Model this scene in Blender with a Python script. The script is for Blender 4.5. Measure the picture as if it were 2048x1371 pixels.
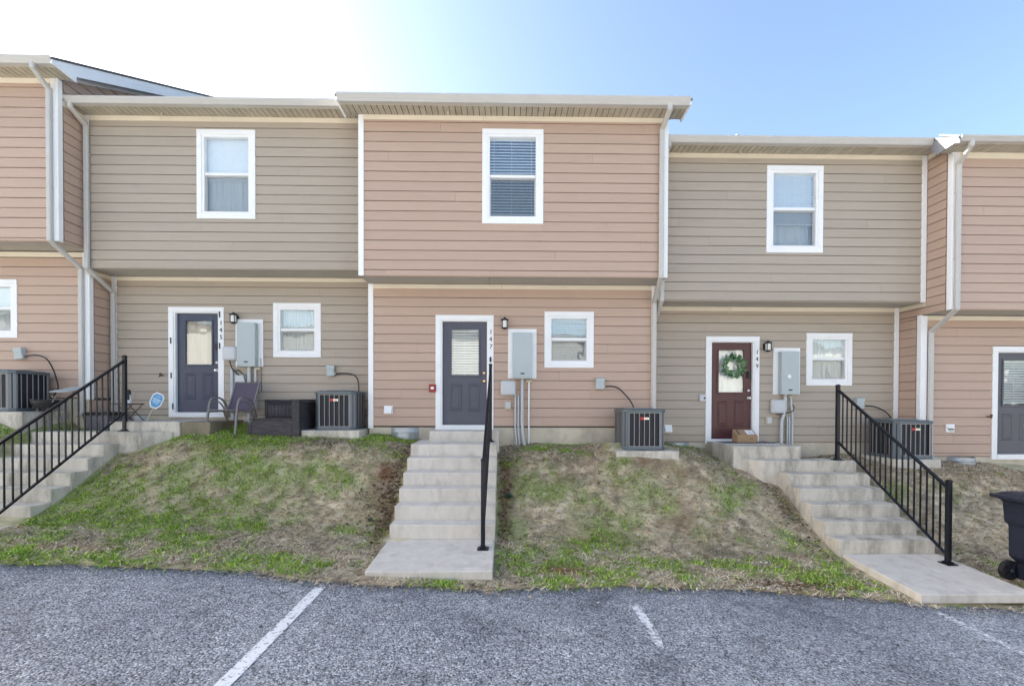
import bpy, bmesh, math, random
import numpy as np
from mathutils import Vector, Matrix, noise as mnoise
R = math.radians
random.seed(7); RNG = np.random.default_rng(7)
SC = bpy.context.scene
COL = SC.collection
for o in list(bpy.data.objects): bpy.data.objects.remove(o)

# ------------------------------------------------------------------ camera
cam_d = bpy.data.cameras.new('camera'); cam = bpy.data.objects.new('camera', cam_d); COL.objects.link(cam)
YAW, PITCH, ROLL = 0.0151, -0.01064, 0.00293
fw = Vector((math.sin(YAW)*math.cos(PITCH), math.cos(YAW)*math.cos(PITCH), math.sin(PITCH)))
rt = Vector((math.cos(YAW), -math.sin(YAW), 0)); up = rt.cross(fw)
rt2 = rt*math.cos(ROLL)+up*math.sin(ROLL); up2 = up*math.cos(ROLL)-rt*math.sin(ROLL)
cam.matrix_world = Matrix(((rt2.x, up2.x, -fw.x, 0), (rt2.y, up2.y, -fw.y, 0), (rt2.z, up2.z, -fw.z, 2.08), (0, 0, 0, 1)))
cam_d.sensor_width = 36; cam_d.lens = 36*928/2048; cam_d.shift_y = 0.0628
cam_d.clip_start = 0.05; cam_d.clip_end = 2000
SC.camera = cam
SC.render.resolution_x = 1024; SC.render.resolution_y = 685

# ------------------------------------------------------------------ sky and sun
SUN_EL, SUN_AZ = 26.0, -71.0            # azimuth measured from +Y towards +X: the sun stands behind the houses, to the left
W = bpy.data.worlds.new('World'); SC.world = W; W.use_nodes = True
wn = W.node_tree.nodes; wl = W.node_tree.links
sky = wn.new('ShaderNodeTexSky'); sky.sky_type = 'NISHITA'; sky.sun_disc = False
sky.sun_elevation = R(SUN_EL); sky.sun_rotation = R(SUN_AZ)
sky.air_density = 1.2; sky.dust_density = 5.0; sky.ozone_density = 2.4; sky.altitude = 200
bg = wn['Background']; bg.inputs[1].default_value = 0.06
wl.new(sky.outputs[0], bg.inputs[0])
sd = bpy.data.lights.new('sun', 'SUN'); sd.energy = 5.0; sd.angle = R(0.53); sd.color = (1, 0.96, 0.9)
sun = bpy.data.objects.new('sun', sd); COL.objects.link(sun)
sdir = Vector((math.sin(R(SUN_AZ))*math.cos(R(SUN_EL)), math.cos(R(SUN_AZ))*math.cos(R(SUN_EL)), math.sin(R(SUN_EL))))
sun.rotation_euler = sdir.to_track_quat('Z', 'Y').to_euler(); sun.location = sdir*60
SC.view_settings.view_transform = 'Standard'; SC.view_settings.look = 'None'
SC.view_settings.gamma = 1.0; SC.view_settings.use_curve_mapping = False
SC.view_settings.exposure = 2.8

# ------------------------------------------------------------------ helpers
OFF = {}                                # world position of each thing's Empty; parts are written in world metres

def root_of(o):
    while o.parent: o = o.parent
    return o

def thing(name, label, cat, loc=(0, 0, 0), group=None):
    o = bpy.data.objects.new(name, None); COL.objects.link(o); o.location = loc; o.empty_display_size = .2
    o['label'] = label; o['category'] = cat
    if group: o['group'] = group
    OFF[o] = Vector(loc)
    return o

def tag(o, label=None, cat=None, group=None, kind=None):
    if label: o['label'] = label
    if cat: o['category'] = cat
    if group: o['group'] = group
    if kind: o['kind'] = kind
    return o

class MB:
    def __init__(s): s.v = []; s.f = []; s.m = []; s.cur = 0
    def add(s, vs, fs):
        n = len(s.v); s.v += [tuple(v) for v in vs]; s.f += [tuple(i+n for i in f) for f in fs]; s.m += [s.cur]*len(fs)
        return s
    def box(s, x0, x1, y0, y1, z0, z1, M=None):
        vs = [Vector(p) for p in ((x0,y0,z0),(x1,y0,z0),(x1,y1,z0),(x0,y1,z0),(x0,y0,z1),(x1,y0,z1),(x1,y1,z1),(x0,y1,z1))]
        if M is not None: vs = [M @ v for v in vs]
        return s.add(vs, [(0,3,2,1),(4,5,6,7),(0,1,5,4),(1,2,6,5),(2,3,7,6),(3,0,4,7)])
    def quad(s, a, b, c, d): return s.add([a,b,c,d], [(0,1,2,3)])
    def prism(s, poly, d):
        """poly: 3D points, counter-clockwise seen against d; extruded along d"""
        n = len(poly); a = [Vector(p) for p in poly]; d = Vector(d); b = [p+d for p in a]
        return s.add(a+b, [tuple(range(n))[::-1], tuple(range(n, 2*n))]+[(i,(i+1)%n,n+(i+1)%n,n+i) for i in range(n)])
    def sweep(s, pts, prof, side=None, cap=True):
        """prof: 2D points (a along side, b along normal) swept along the polyline with mitred joints"""
        P = [Vector(p) for p in pts]; n = len(prof); rings = []
        for i, p in enumerate(P):
            t0 = (P[i]-P[i-1]).normalized() if i else None
            t1 = (P[i+1]-P[i]).normalized() if i < len(P)-1 else None
            t = (t0+t1).normalized() if t0 and t1 else (t0 or t1)
            ref = Vector(side) if side else (Vector((0,0,1)) if abs(t.z) < .9 else Vector((1,0,0)))
            a = (ref-t*ref.dot(t)).normalized(); b = t.cross(a)
            k = 1/max(.4, t.dot(t1)) if t0 and t1 else 1
            if t0 and t1 and (t0-t1).length > 1e-5:
                m = (t0-t1).normalized()
            else: m = None
            ring = []
            for q in prof:
                w = a*q[0]+b*q[1]
                if m is not None: w = w+m*(w.dot(m)*(k-1))
                ring.append(p+w)
            rings.append(ring)
        vs = [v for r in rings for v in r]; fs = []
        for i in range(len(P)-1):
            for j in range(n): fs.append((i*n+j, i*n+(j+1)%n, (i+1)*n+(j+1)%n, (i+1)*n+j))
        if cap: fs += [tuple(range(n))[::-1], tuple(range((len(P)-1)*n, len(P)*n))]
        return s.add(vs, fs)
    def tube(s, pts, r, n=8):
        return s.sweep(pts, [(r*math.cos(2*math.pi*k/n), r*math.sin(2*math.pi*k/n)) for k in range(n)])
    def lathe(s, prof, c=(0,0,0), axis='z', n=16):
        c = Vector(c); vs = []; fs = []
        for r, h in prof:
            for k in range(n):
                a = 2*math.pi*k/n; p = (r*math.cos(a), r*math.sin(a), h)
                if axis == 'y': p = (p[0], h, p[1])
                if axis == 'x': p = (h, p[0], p[1])
                vs.append(c+Vector(p))
        for i in range(len(prof)-1):
            for k in range(n): fs.append((i*n+k, i*n+(k+1)%n, (i+1)*n+(k+1)%n, (i+1)*n+k))
        fs += [tuple(range(n))[::-1], tuple(range((len(prof)-1)*n, len(prof)*n))]
        return s.add(vs, fs)
    def build(s, name, mat, parent=None, smooth=False, bevel=0, seg=2, label=None, recalc=True, rot=None, loc=None):
        me = bpy.data.meshes.new(name); me.from_pydata(s.v, [], s.f); 
        mats = mat if isinstance(mat, (list, tuple)) else [mat]
        for m in mats: me.materials.append(m)
        if len(mats) > 1: me.polygons.foreach_set('material_index', s.m)
        if parent is not None and OFF.get(root_of(parent)) is not None:
            me.transform(Matrix.Translation(-OFF[root_of(parent)]))
        if recalc or bevel:
            bm = bmesh.new(); bm.from_mesh(me)
            if bevel:
                bmesh.ops.remove_doubles(bm, verts=bm.verts, dist=1e-5)
                es = [e for e in bm.edges if len(e.link_faces) == 2 and e.calc_face_angle(0) > .5]
                bmesh.ops.bevel(bm, geom=es, offset=bevel, segments=seg, profile=.5, affect='EDGES', clamp_overlap=True)
            bmesh.ops.recalc_face_normals(bm, faces=bm.faces)
            bm.to_mesh(me); bm.free()
        if smooth:
            me.polygons.foreach_set('use_smooth', [True]*len(me.polygons))
            try: me.set_sharp_from_angle(angle=R(40))
            except Exception: pass
        o = bpy.data.objects.new(name, me); COL.objects.link(o)
        if parent is not None: o.parent = parent
        if label: o['label'] = label
        return o

def inst(name, me, parent, loc, scale=(1,1,1), rz=0):
    o = bpy.data.objects.new(name, me); COL.objects.link(o); o.parent = parent
    o.location = Vector(loc)-(OFF.get(root_of(parent)) or Vector()); o.scale = scale; o.rotation_euler = (0, 0, rz)
    return o

def dup(root, loc, label=None, rz=0):
    """copy of a thing with copies of its parts and sub-parts; mesh data shared"""
    r = root.copy(); COL.objects.link(r); r.location = loc; r.rotation_euler = (0, 0, rz)
    if label: r['label'] = label
    for ch in list(root.children):
        c = ch.copy(); COL.objects.link(c); c.parent = r
        for g in list(ch.children):
            d = g.copy(); COL.objects.link(d); d.parent = c
    OFF[r] = Vector(loc)
    return r

# ------------------------------------------------------------------ materials
def mat(name, col, rough=.6, metal=0, var=0., scale=8, stretch=(1,1,1), bump=0., bscale=60, rnd=0., dirt=None, dscale=3, dcut=(.5,.75), spec=.4, detail=6):
    m = bpy.data.materials.new(name); m.use_nodes = True
    n = m.node_tree.nodes; l = m.node_tree.links; b = n['Principled BSDF']
    b.inputs['Roughness'].default_value = rough; b.inputs['Metallic'].default_value = metal
    b.inputs['Specular IOR Level'].default_value = spec
    rgb = n.new('ShaderNodeRGB'); rgb.outputs[0].default_value = (*col, 1); out = rgb.outputs[0]
    geo = n.new('ShaderNodeNewGeometry')
    mp = n.new('ShaderNodeMapping'); mp.inputs['Scale'].default_value = stretch; l.new(geo.outputs['Position'], mp.inputs[0])
    def mulv(out, fac, lo, hi):
        mr = n.new('ShaderNodeMapRange'); mr.inputs['To Min'].default_value = lo; mr.inputs['To Max'].default_value = hi; l.new(fac, mr.inputs[0])
        mx = n.new('ShaderNodeMix'); mx.data_type = 'RGBA'; mx.blend_type = 'MULTIPLY'; mx.inputs[0].default_value = 1
        l.new(out, mx.inputs[6]); l.new(mr.outputs[0], mx.inputs[7]); return mx.outputs[2]
    if var:
        nz = n.new('ShaderNodeTexNoise'); nz.inputs['Scale'].default_value = scale; nz.inputs['Detail'].default_value = detail; nz.inputs['Roughness'].default_value = .65
        l.new(mp.outputs[0], nz.inputs[0]); out = mulv(out, nz.outputs[0], 1-var*2, 1+var*2)
    if rnd:
        oi = n.new('ShaderNodeObjectInfo'); out = mulv(out, oi.outputs['Random'], 1-rnd, 1+rnd)
    if dirt:
        nz = n.new('ShaderNodeTexNoise'); nz.inputs['Scale'].default_value = dscale; nz.inputs['Detail'].default_value = 8; nz.inputs['Roughness'].default_value = .7
        l.new(mp.outputs[0], nz.inputs[0])
        mr = n.new('ShaderNodeMapRange'); mr.inputs['From Min'].default_value = dcut[0]; mr.inputs['From Max'].default_value = dcut[1]; l.new(nz.outputs[0], mr.inputs[0])
        mx = n.new('ShaderNodeMix'); mx.data_type = 'RGBA'; l.new(mr.outputs[0], mx.inputs[0]); l.new(out, mx.inputs[6]); mx.inputs[7].default_value = (*dirt, 1); out = mx.outputs[2]
    l.new(out, b.inputs['Base Color'])
    if bump:
        nb = n.new('ShaderNodeTexNoise'); nb.inputs['Scale'].default_value = bscale; nb.inputs['Detail'].default_value = 5; l.new(mp.outputs[0], nb.inputs[0])
        bp = n.new('ShaderNodeBump'); bp.inputs['Strength'].default_value = bump; bp.inputs['Distance'].default_value = .01
        l.new(nb.outputs[0], bp.inputs['Height']); l.new(bp.outputs[0], b.inputs['Normal'])
    return m

def glass_mat(name, refl=.12, tint=(.82,.9,.92)):
    m = bpy.data.materials.new(name); m.use_nodes = True
    n = m.node_tree.nodes; l = m.node_tree.links; n.remove(n['Principled BSDF'])
    t = n.new('ShaderNodeBsdfTransparent'); t.inputs[0].default_value = (*tint, 1)
    g = n.new('ShaderNodeBsdfGlossy'); g.inputs['Roughness'].default_value = .02; g.inputs['Color'].default_value = (.82,.93,1,1)
    nz = n.new('ShaderNodeTexNoise'); nz.inputs['Scale'].default_value = 3.5; nz.inputs['Detail'].default_value = 1
    geo = n.new('ShaderNodeNewGeometry'); l.new(geo.outputs['Position'], nz.inputs[0])
    bp = n.new('ShaderNodeBump'); bp.inputs['Strength'].default_value = .12; bp.inputs['Distance'].default_value = .02
    l.new(nz.outputs[0], bp.inputs['Height']); l.new(bp.outputs[0], g.inputs['Normal'])
    # Schlick reflectance that is the same from both sides of the pane
    lw = n.new('ShaderNodeLayerWeight'); lw.inputs[0].default_value = .5
    pw = n.new('ShaderNodeMath'); pw.operation = 'POWER'; pw.inputs[1].default_value = 5; l.new(lw.outputs['Facing'], pw.inputs[0])
    fr = n.new('ShaderNodeMath'); fr.operation = 'MULTIPLY_ADD'; fr.inputs[1].default_value = 1-refl; fr.inputs[2].default_value = refl; l.new(pw.outputs[0], fr.inputs[0])
    mx = n.new('ShaderNodeMixShader'); l.new(fr.outputs[0], mx.inputs[0]); l.new(t.outputs[0], mx.inputs[1]); l.new(g.outputs[0], mx.inputs[2])
    l.new(mx.outputs[0], n['Material Output'].inputs[0])
    return m

def attr_mat(name, attr, rough=.8, noise_var=.0, transl=0.):
    m = bpy.data.materials.new(name); m.use_nodes = True
    n = m.node_tree.nodes; l = m.node_tree.links; b = n['Principled BSDF']
    b.inputs['Roughness'].default_value = rough; b.inputs['Specular IOR Level'].default_value = .25
    a = n.new('ShaderNodeAttribute'); a.attribute_name = attr; out = a.outputs[0]
    if noise_var:
        nz = n.new('ShaderNodeTexNoise'); nz.inputs['Scale'].default_value = 55; nz.inputs['Detail'].default_value = 8; nz.inputs['Roughness'].default_value = .75
        geo = n.new('ShaderNodeNewGeometry'); l.new(geo.outputs['Position'], nz.inputs[0])
        mr = n.new('ShaderNodeMapRange'); mr.inputs['To Min'].default_value = 1-noise_var; mr.inputs['To Max'].default_value = 1+noise_var; l.new(nz.outputs[0], mr.inputs[0])
        mx = n.new('ShaderNodeMix'); mx.data_type = 'RGBA'; mx.blend_type = 'MULTIPLY'; mx.inputs[0].default_value = 1
        l.new(out, mx.inputs[6]); l.new(mr.outputs[0], mx.inputs[7]); out = mx.outputs[2]
    l.new(out, b.inputs['Base Color'])
    return m

PINK = mat('pink_siding', (.48,.345,.268), .55, var=.05, scale=5, stretch=(.6,1,9), rnd=.028, bump=.05, bscale=40, dirt=(.39,.27,.21), dscale=1.1, dcut=(.58,.9))
BEIGE = mat('beige_siding', (.41,.347,.28), .55, var=.05, scale=5, stretch=(.6,1,9), rnd=.028, bump=.05, bscale=40, dirt=(.32,.275,.225), dscale=1.1, dcut=(.58,.9))
WHITE = mat('white_trim', (.84,.84,.84), .45, var=.025, scale=4, dirt=(.6,.58,.54), dscale=2.2, dcut=(.6,.95))
CREAM_BOUNCE = mat('cream_bounce_trim', (.74,.67,.54), .5, var=.04, scale=3, rnd=.04)  # warm bounce light under the soffits is put into this frieze colour
FASCIA = mat('fascia_wrap', (.6,.54,.43), .5, var=.1, scale=4, stretch=(1,1,3), dirt=(.42,.35,.26), dscale=3, dcut=(.5,.8))
GUTTER = mat('gutter_aluminium', (.51,.49,.46), .35, var=.05, scale=3, dirt=(.5,.48,.44), dscale=2, dcut=(.55,.9))
SOFFIT = mat('vinyl_soffit', (.46,.41,.32), .5, var=.12, scale=6, rnd=.07, dirt=(.3,.26,.19), dscale=4, dcut=(.5,.8))
UNDER = mat('painted_overhang', (.44,.41,.36), .6, var=.05, scale=2)
SHINGLE = mat('roof_shingle', (.1,.1,.1), .9, var=.25, scale=30, bump=.4, bscale=80)
FOUND = mat('foundation_parge', (.56,.5,.39), .85, var=.12, scale=2.5, bump=.25, bscale=50, dirt=(.33,.3,.26), dscale=1.8, dcut=(.48,.75))
CONC = mat('concrete', (.66,.61,.54), .85, var=.12, scale=4, stretch=(1.4,1.4,.6), bump=.3, bscale=90, dirt=(.44,.39,.33), dscale=3.2, dcut=(.5,.8))
CONC_OLD = mat('stained_concrete', (.6,.55,.47), .85, var=.18, scale=4, stretch=(1.4,1.4,.5), bump=.3, bscale=90, dirt=(.2,.18,.14), dscale=2.6, dcut=(.46,.72))
NAVY = mat('slate_navy_paint', (.052,.062,.1), .35, var=.07, scale=3)
SLATE = mat('slate_purple_paint', (.08,.083,.112), .4, var=.05, scale=3)
MAROON = mat('maroon_paint', (.09,.032,.034), .35, var=.06, scale=3)
DGREY = mat('dark_grey_paint', (.1,.098,.115), .4, var=.05, scale=3)
BLACKM = mat('black_railing_paint', (.006,.008,.014), .35, spec=.35)
BLACK = mat('black_plastic', (.02,.02,.022), .45)
BRASS = mat('polished_brass', (.8,.58,.25), .25, metal=1)
STEEL = mat('satin_nickel', (.7,.69,.67), .3, metal=1)
GALV = mat('galvanised_steel', (.42,.45,.48), .45, metal=.5, var=.1, scale=5)
BOXGREY = mat('grey_box_enamel', (.42,.47,.48), .4, var=.02)
LGREY = mat('light_grey_plastic', (.56,.57,.58), .5, var=.02)
PVC = mat('grey_conduit', (.5,.52,.54), .4, var=.04)
IVORY = mat('ivory_plastic', (.55,.5,.4), .5)
REDM = mat('red_alarm_paint', (.3,.035,.03), .5)
ACMETAL = mat('condenser_steel', (.115,.14,.155), .4, metal=.2, var=.06, scale=4)
ACPOST = mat('condenser_corner_panel', (.21,.215,.22), .42, var=.05, scale=3, bump=.08, bscale=150)
ACBAR = mat('condenser_guard_wire', (.3,.29,.285), .4)
COIL = mat('condenser_coil', (.018,.02,.028), .5, var=.3, scale=25, stretch=(1,1,5), bump=.3, bscale=200)
LAP_SHADE = mat('lap_shade_backing', (.075,.06,.05), .9)  # dark backing in the board gaps, painted in for the lap shadow lines
INTERIOR = mat('dim_room', (.09,.085,.08), .9)
BLIND = mat('white_blind', (.84,.84,.82), .5)
CURTAIN = mat('white_curtain', (.85,.85,.82), .8, var=.05, scale=12)
SCREEN = mat('insect_screen', (.12,.13,.14), .8)
GLASS = glass_mat('window_glass', .25, (.95,.98,.99))
DGLASS = glass_mat('door_glass', .22, (.97,.98,.98))
FROST = mat('frosted_lamp_glass', (.75,.75,.72), .25)
CARD = mat('cardboard', (.36,.23,.13), .8, var=.05)
LEAFG = mat('wreath_leaf', (.045,.09,.04), .5, rnd=0, var=.5, scale=40)
SLING = mat('purple_sling_fabric', (.09,.07,.105), .75, var=.08, scale=60)
TAUPE = mat('taupe_powder_coat', (.17,.155,.155), .35)
DKWOOD = mat('weathered_black_timber', (.045,.04,.046), .7, var=.25, scale=6, stretch=(1,1,6), bump=.25, bscale=30, dirt=(.12,.11,.115), dscale=5, dcut=(.5,.8))
BINM = mat('navy_bin_plastic', (.018,.022,.04), .42, var=.1, scale=3)
SIGNB = mat('sign_blue', (.12,.35,.62), .4)
RUST = mat('rusty_brown_metal', (.09,.05,.035), .7, var=.2, scale=20)

# ------------------------------------------------------------------ ground shape
def interp(x, pts):
    return float(np.interp(x, [p[0] for p in pts], [p[1] for p in pts]))
EDGE = [(-40,5.3),(-5.8,5.31),(-2.9,5.39),(-2.6,5.28),(-2.2,5.2),(-1.6,5.18),(-.3,5.2),(.5,5.32),(1.75,5.49),(3.2,5.55),(4.4,5.44),(4.85,5.35),(6.5,5.33),(40,5.33)]
H_SIDE = [(5.1,.02),(5.8,.05),(6.3,.09),(6.6,.14),(6.9,.24),(7.3,.44),(7.8,.74),(8.2,.93),(8.7,1.07),(9.0,1.15),(9.5,1.27),(11,1.3)]
H_FULL = [(5.1,.02),(5.8,.055),(6.3,.12),(6.6,.21),(6.9,.37),(7.3,.65),(7.7,.98),(8.0,1.16),(8.3,1.26),(8.7,1.31),(9.0,1.35),(9.5,1.44),(11,1.45)]
MIXX = [(-40,1),(-9.1,1),(-8.3,.8),(-8.1,.1),(-6.7,0),(-6.5,.05),(-5.6,1),(-2.2,1.1),(-1.65,.85),(-.1,.5),(.5,1),(3.6,1),(4.4,.4),(4.8,0),(6.2,.25),(7.0,1),(40,1)]
def smooth_interp(x, pts):
    xs = [p[0] for p in pts]; ys = [p[1] for p in pts]
    return sum(np.interp(x+d, xs, ys) for d in (-.12,-.06,0,.06,.12))/5
def park_z(X, Y=0): return -.035-.05*np.clip(X, -16, 16)
def lawn_z(X, Y):
    X = np.asarray(X, float); Y = np.asarray(Y, float)
    m = smooth_interp(X, MIXX)
    h = (1-m)*smooth_interp(Y, H_SIDE)+m*smooth_interp(Y, H_FULL)
    extra = np.clip((-X-8.15)/.6, 0, 1)*.2+np.clip((X-7.6)/.8, 0, 1)*.07+.2*np.clip((X-1.3)/.7, 0, 1)*np.clip((3.8-X)/.8, 0, 1)*np.clip((9.3-Y)/.8, .2, 1)
    return park_z(X)+h+extra*np.clip((Y-6.5)/2, 0, 1)
_T = RNG.random((64, 64))
def vnoise(x, y):
    xi = np.floor(x).astype(int); yi = np.floor(y).astype(int); fx = x-xi; fy = y-yi
    fx = fx*fx*(3-2*fx); fy = fy*fy*(3-2*fy); g = lambda a, b: _T[a % 64, b % 64]
    return (g(xi,yi)*(1-fx)+g(xi+1,yi)*fx)*(1-fy)+(g(xi,yi+1)*(1-fx)+g(xi+1,yi+1)*fx)*fy
def fnoise(x, y, o=4):
    s = 0; a = .5
    for k in range(o): s = s+a*vnoise(x*2**k+17.3*k, y*2**k+9.1*k); a /= 2
    return s/(1-.5**o)

GREEN_BLOBS = [(-5.6,5.45,1.1,.16,.9),(-6.3,8.9,1.3,.5,.6),(-5.0,8.3,1.6,.35,.45),(-3.2,8.6,1.1,.25,.35),(-5.6,6.9,1.0,.5,.25),(-4.2,7.2,1.0,.6,.2),(-4.8,8.0,.5,.3,.3),(-2.2,8.7,.5,.2,.6),
    (.6,5.95,.75,.35,.5),(1.6,5.75,.6,.25,.4),(.9,8.5,.6,.25,.4),(2.2,7.75,.35,.3,.45),(2.6,8.3,.5,.2,.3),(1.7,7.5,.5,.25,.25),(4.2,5.9,.55,.4,.6),(3.6,5.75,.8,.18,.35),(3.9,7.7,.35,.25,.45),(1.4,7.0,.5,.3,.25),(.4,6.4,.35,.5,.35),(6.75,5.95,.5,.22,.6),(-9.2,8.3,1.6,.5,.8)]
SOIL_BLOBS = [(.75,5.75,.45,.14,1.0),(-1.95,7.4,.22,.6,.6),(-1.75,6.7,.12,.4,.5),(3.55,5.62,.5,.11,1.0),(-5.3,5.75,.8,.15,.7),(.1,7.8,.15,.7,.5),(2.6,7.9,.4,.22,.5),(1.4,8.0,.5,.18,.5),(4.3,8.2,.4,.35,.6),(-4.9,7.9,.4,.15,.4),(1.3,6.6,.5,.2,.4),(.03,7.0,.08,1.2,.5)]
def blob(X, Y, L):
    s = np.zeros_like(np.asarray(X, float))
    for x, y, rx, ry, w in L: s = s+w*np.exp(-((X-x)/rx)**2-((Y-y)/ry)**2)
    return s
def green_field(X, Y):
    base = np.interp(X, [-12,-8,-6,-3,-2,-1,0,1.5,4.5,6.2,6.8,14], [.66,.66,.64,.6,.5,.4,.38,.38,.36,.18,.1,.1])
    nz = .55*fnoise(X*1.7, Y*2.3, 3)+.45*fnoise(X*4.5+11, Y*5.5, 3)
    return np.clip(base+blob(X, Y, GREEN_BLOBS)*.75+(nz-.5)*2.2-.12, 0, 1)
def soil_field(X, Y):
    return np.clip(blob(X, Y, SOIL_BLOBS)*1.0+np.clip(fnoise(X*2.1+30, Y*2.9+7, 3)-.62, 0, 1)*2.2, 0, 1)

# ------------------------------------------------------------------ asphalt
def asphalt_mat():
    m = bpy.data.materials.new('worn_asphalt'); m.use_nodes = True
    n = m.node_tree.nodes; l = m.node_tree.links; b = n['Principled BSDF']; b.inputs['Roughness'].default_value = .8; b.inputs['Specular IOR Level'].default_value = .35
    geo = n.new('ShaderNodeNewGeometry'); P = geo.outputs['Position']
    def noise(sc, det=4, ro=.6):
        z = n.new('ShaderNodeTexNoise'); z.inputs['Scale'].default_value = sc; z.inputs['Detail'].default_value = det; z.inputs['Roughness'].default_value = ro; l.new(P, z.inputs[0]); return z.outputs[0]
    def ramp(f, stops):
        r = n.new('ShaderNodeValToRGB'); r.color_ramp.elements[0].position = stops[0][0]; r.color_ramp.elements[0].color = (*stops[0][1],1)
        r.color_ramp.elements[1].position = stops[-1][0]; r.color_ramp.elements[1].color = (*stops[-1][1],1)
        for p, c in stops[1:-1]:
            e = r.color_ramp.elements.new(p); e.color = (*c,1)
        l.new(f, r.inputs[0]); return r.outputs[0]
    def mul(a, bb, f=1., mode='MULTIPLY'):
        x = n.new('ShaderNodeMix'); x.data_type = 'RGBA'; x.blend_type = mode; (l.new(f, x.inputs[0]) if hasattr(f, 'is_output') else setattr(x.inputs[0], 'default_value', f)); l.new(a, x.inputs[6]); l.new(bb, x.inputs[7]); return x.outputs[2]
    v = n.new('ShaderNodeTexVoronoi'); v.inputs['Scale'].default_value = 66; l.new(P, v.inputs['Vector'])
    v2 = n.new('ShaderNodeTexVoronoi'); v2.inputs['Scale'].default_value = 38; l.new(P, v2.inputs['Vector'])
    sep = n.new('ShaderNodeSeparateColor'); l.new(v.outputs['Color'], sep.inputs[0])
    stone = ramp(sep.outputs[0], [(0,(.1,.1,.102)),(.25,(.31,.31,.312)),(.75,(.43,.43,.43)),(1,(.66,.655,.65))])
    tar = ramp(v.outputs['Distance'], [(.0,(1,1,1)),(.45,(1,1,1)),(.8,(.45,.45,.46))])
    col = mul(stone, tar)
    col = mul(col, ramp(noise(.7, 6, .65), [(.3,(.74,.74,.76)),(.7,(1.25,1.24,1.21))]))
    col = mul(col, ramp(noise(1.3, 3, .5), [(.3,(.66,.66,.67)),(.42,(1,1,1)),(.62,(1,1,1)),(.75,(1.22,1.2,1.17))]))
    col = mul(col, ramp(noise(9, 5, .7), [(.3,(.72,.72,.72)),(.7,(1.25,1.25,1.25))]))
    # cracks: thin dark lines between big distorted cells, only where a slow noise lets them run
    va = n.new('ShaderNodeVectorMath'); va.operation = 'MULTIPLY_ADD'; nz3 = n.new('ShaderNodeTexNoise'); nz3.inputs['Scale'].default_value = 3; nz3.inputs['Detail'].default_value = 6; l.new(P, nz3.inputs[0])
    l.new(nz3.outputs['Color'], va.inputs[0]); va.inputs[1].default_value = (.5,.5,0); l.new(P, va.inputs[2])
    vc = n.new('ShaderNodeTexVoronoi'); vc.feature = 'DISTANCE_TO_EDGE'; vc.inputs['Scale'].default_value = .75; l.new(va.outputs[0], vc.inputs['Vector'])
    crk = ramp(noise(.55, 2, .5), [(.52,(0,0,0)),(.6,(.75,.75,.75))])
    col = mul(col, ramp(vc.outputs['Distance'], [(.0,(.3,.3,.3)),(.004,(.5,.5,.5)),(.008,(1,1,1))]), crk)
    pit = ramp(noise(30, 3, .5), [(.30,(.35,.35,.36)),(.36,(1,1,1))]); col = mul(col, pit, .8)
    tint = n.new('ShaderNodeRGB'); tint.outputs[0].default_value = (1.06,1.11,1.18,1); col = mul(col, tint.outputs[0])
    l.new(col, b.inputs['Base Color'])
    h = n.new('ShaderNodeMath'); h.operation = 'ADD'; l.new(v.outputs['Distance'], h.inputs[0]); l.new(v2.outputs['Distance'], h.inputs[1])
    h2 = n.new('ShaderNodeMath'); h2.operation = 'ADD'; l.new(h.outputs[0], h2.inputs[0]); l.new(noise(22, 6, .7), h2.inputs[1])
    bp = n.new('ShaderNodeBump'); bp.inputs['Strength'].default_value = .9; bp.inputs['Distance'].default_value = .012; bp.invert = True
    l.new(h2.outputs[0], bp.inputs['Height']); l.new(bp.outputs[0], b.inputs['Normal'])
    return m
ASPH = asphalt_mat()

def grid_mesh(name, xs, ys, zf, material, kind='structure', hole=None):
    X, Y = np.meshgrid(xs, ys); Z = zf(X, Y); V = np.stack([X, Y, Z], -1).reshape(-1, 3)
    nx, ny = len(xs), len(ys); i = np.arange((ny-1)*(nx-1)); r = i//(nx-1); c = i % (nx-1); a = r*nx+c
    F = np.stack([a, a+1, a+nx+1, a+nx], -1)
    me = bpy.data.meshes.new(name); me.from_pydata(V.tolist(), [], F.tolist()); me.materials.append(material)
    me.polygons.foreach_set('use_smooth', [True]*len(F))
    o = bpy.data.objects.new(name, me); COL.objects.link(o); tag(o, kind=kind); return o

# coarse sheet to the horizon, then the car park on top of it with a finely uneven surface where it is close
far_xs = [-900,-300,-80,-30,-16,-8,0,8,16,30,80,300,900]
grid_mesh('ground', far_xs, [-900,-300,-80,-30,-10,0,10,30,80,300,900], lambda X, Y: park_z(X)-.12, mat('far_ground', (.2,.19,.15), .9, var=.2, scale=.5))
def ast(X, Y): return park_z(X)+.012*(fnoise(X*1.1+5, Y*1.1, 3)-.5)+.006*(fnoise(X*9, Y*9, 3)-.5)
grid_mesh('car_park', np.concatenate([[-40,-25,-16],np.arange(-9,9.01,.05),[16,25,40]]), np.concatenate([[-30,-20,-10,-4,0],np.arange(2.4,5.9,.05)]), ast, ASPH)

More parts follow.
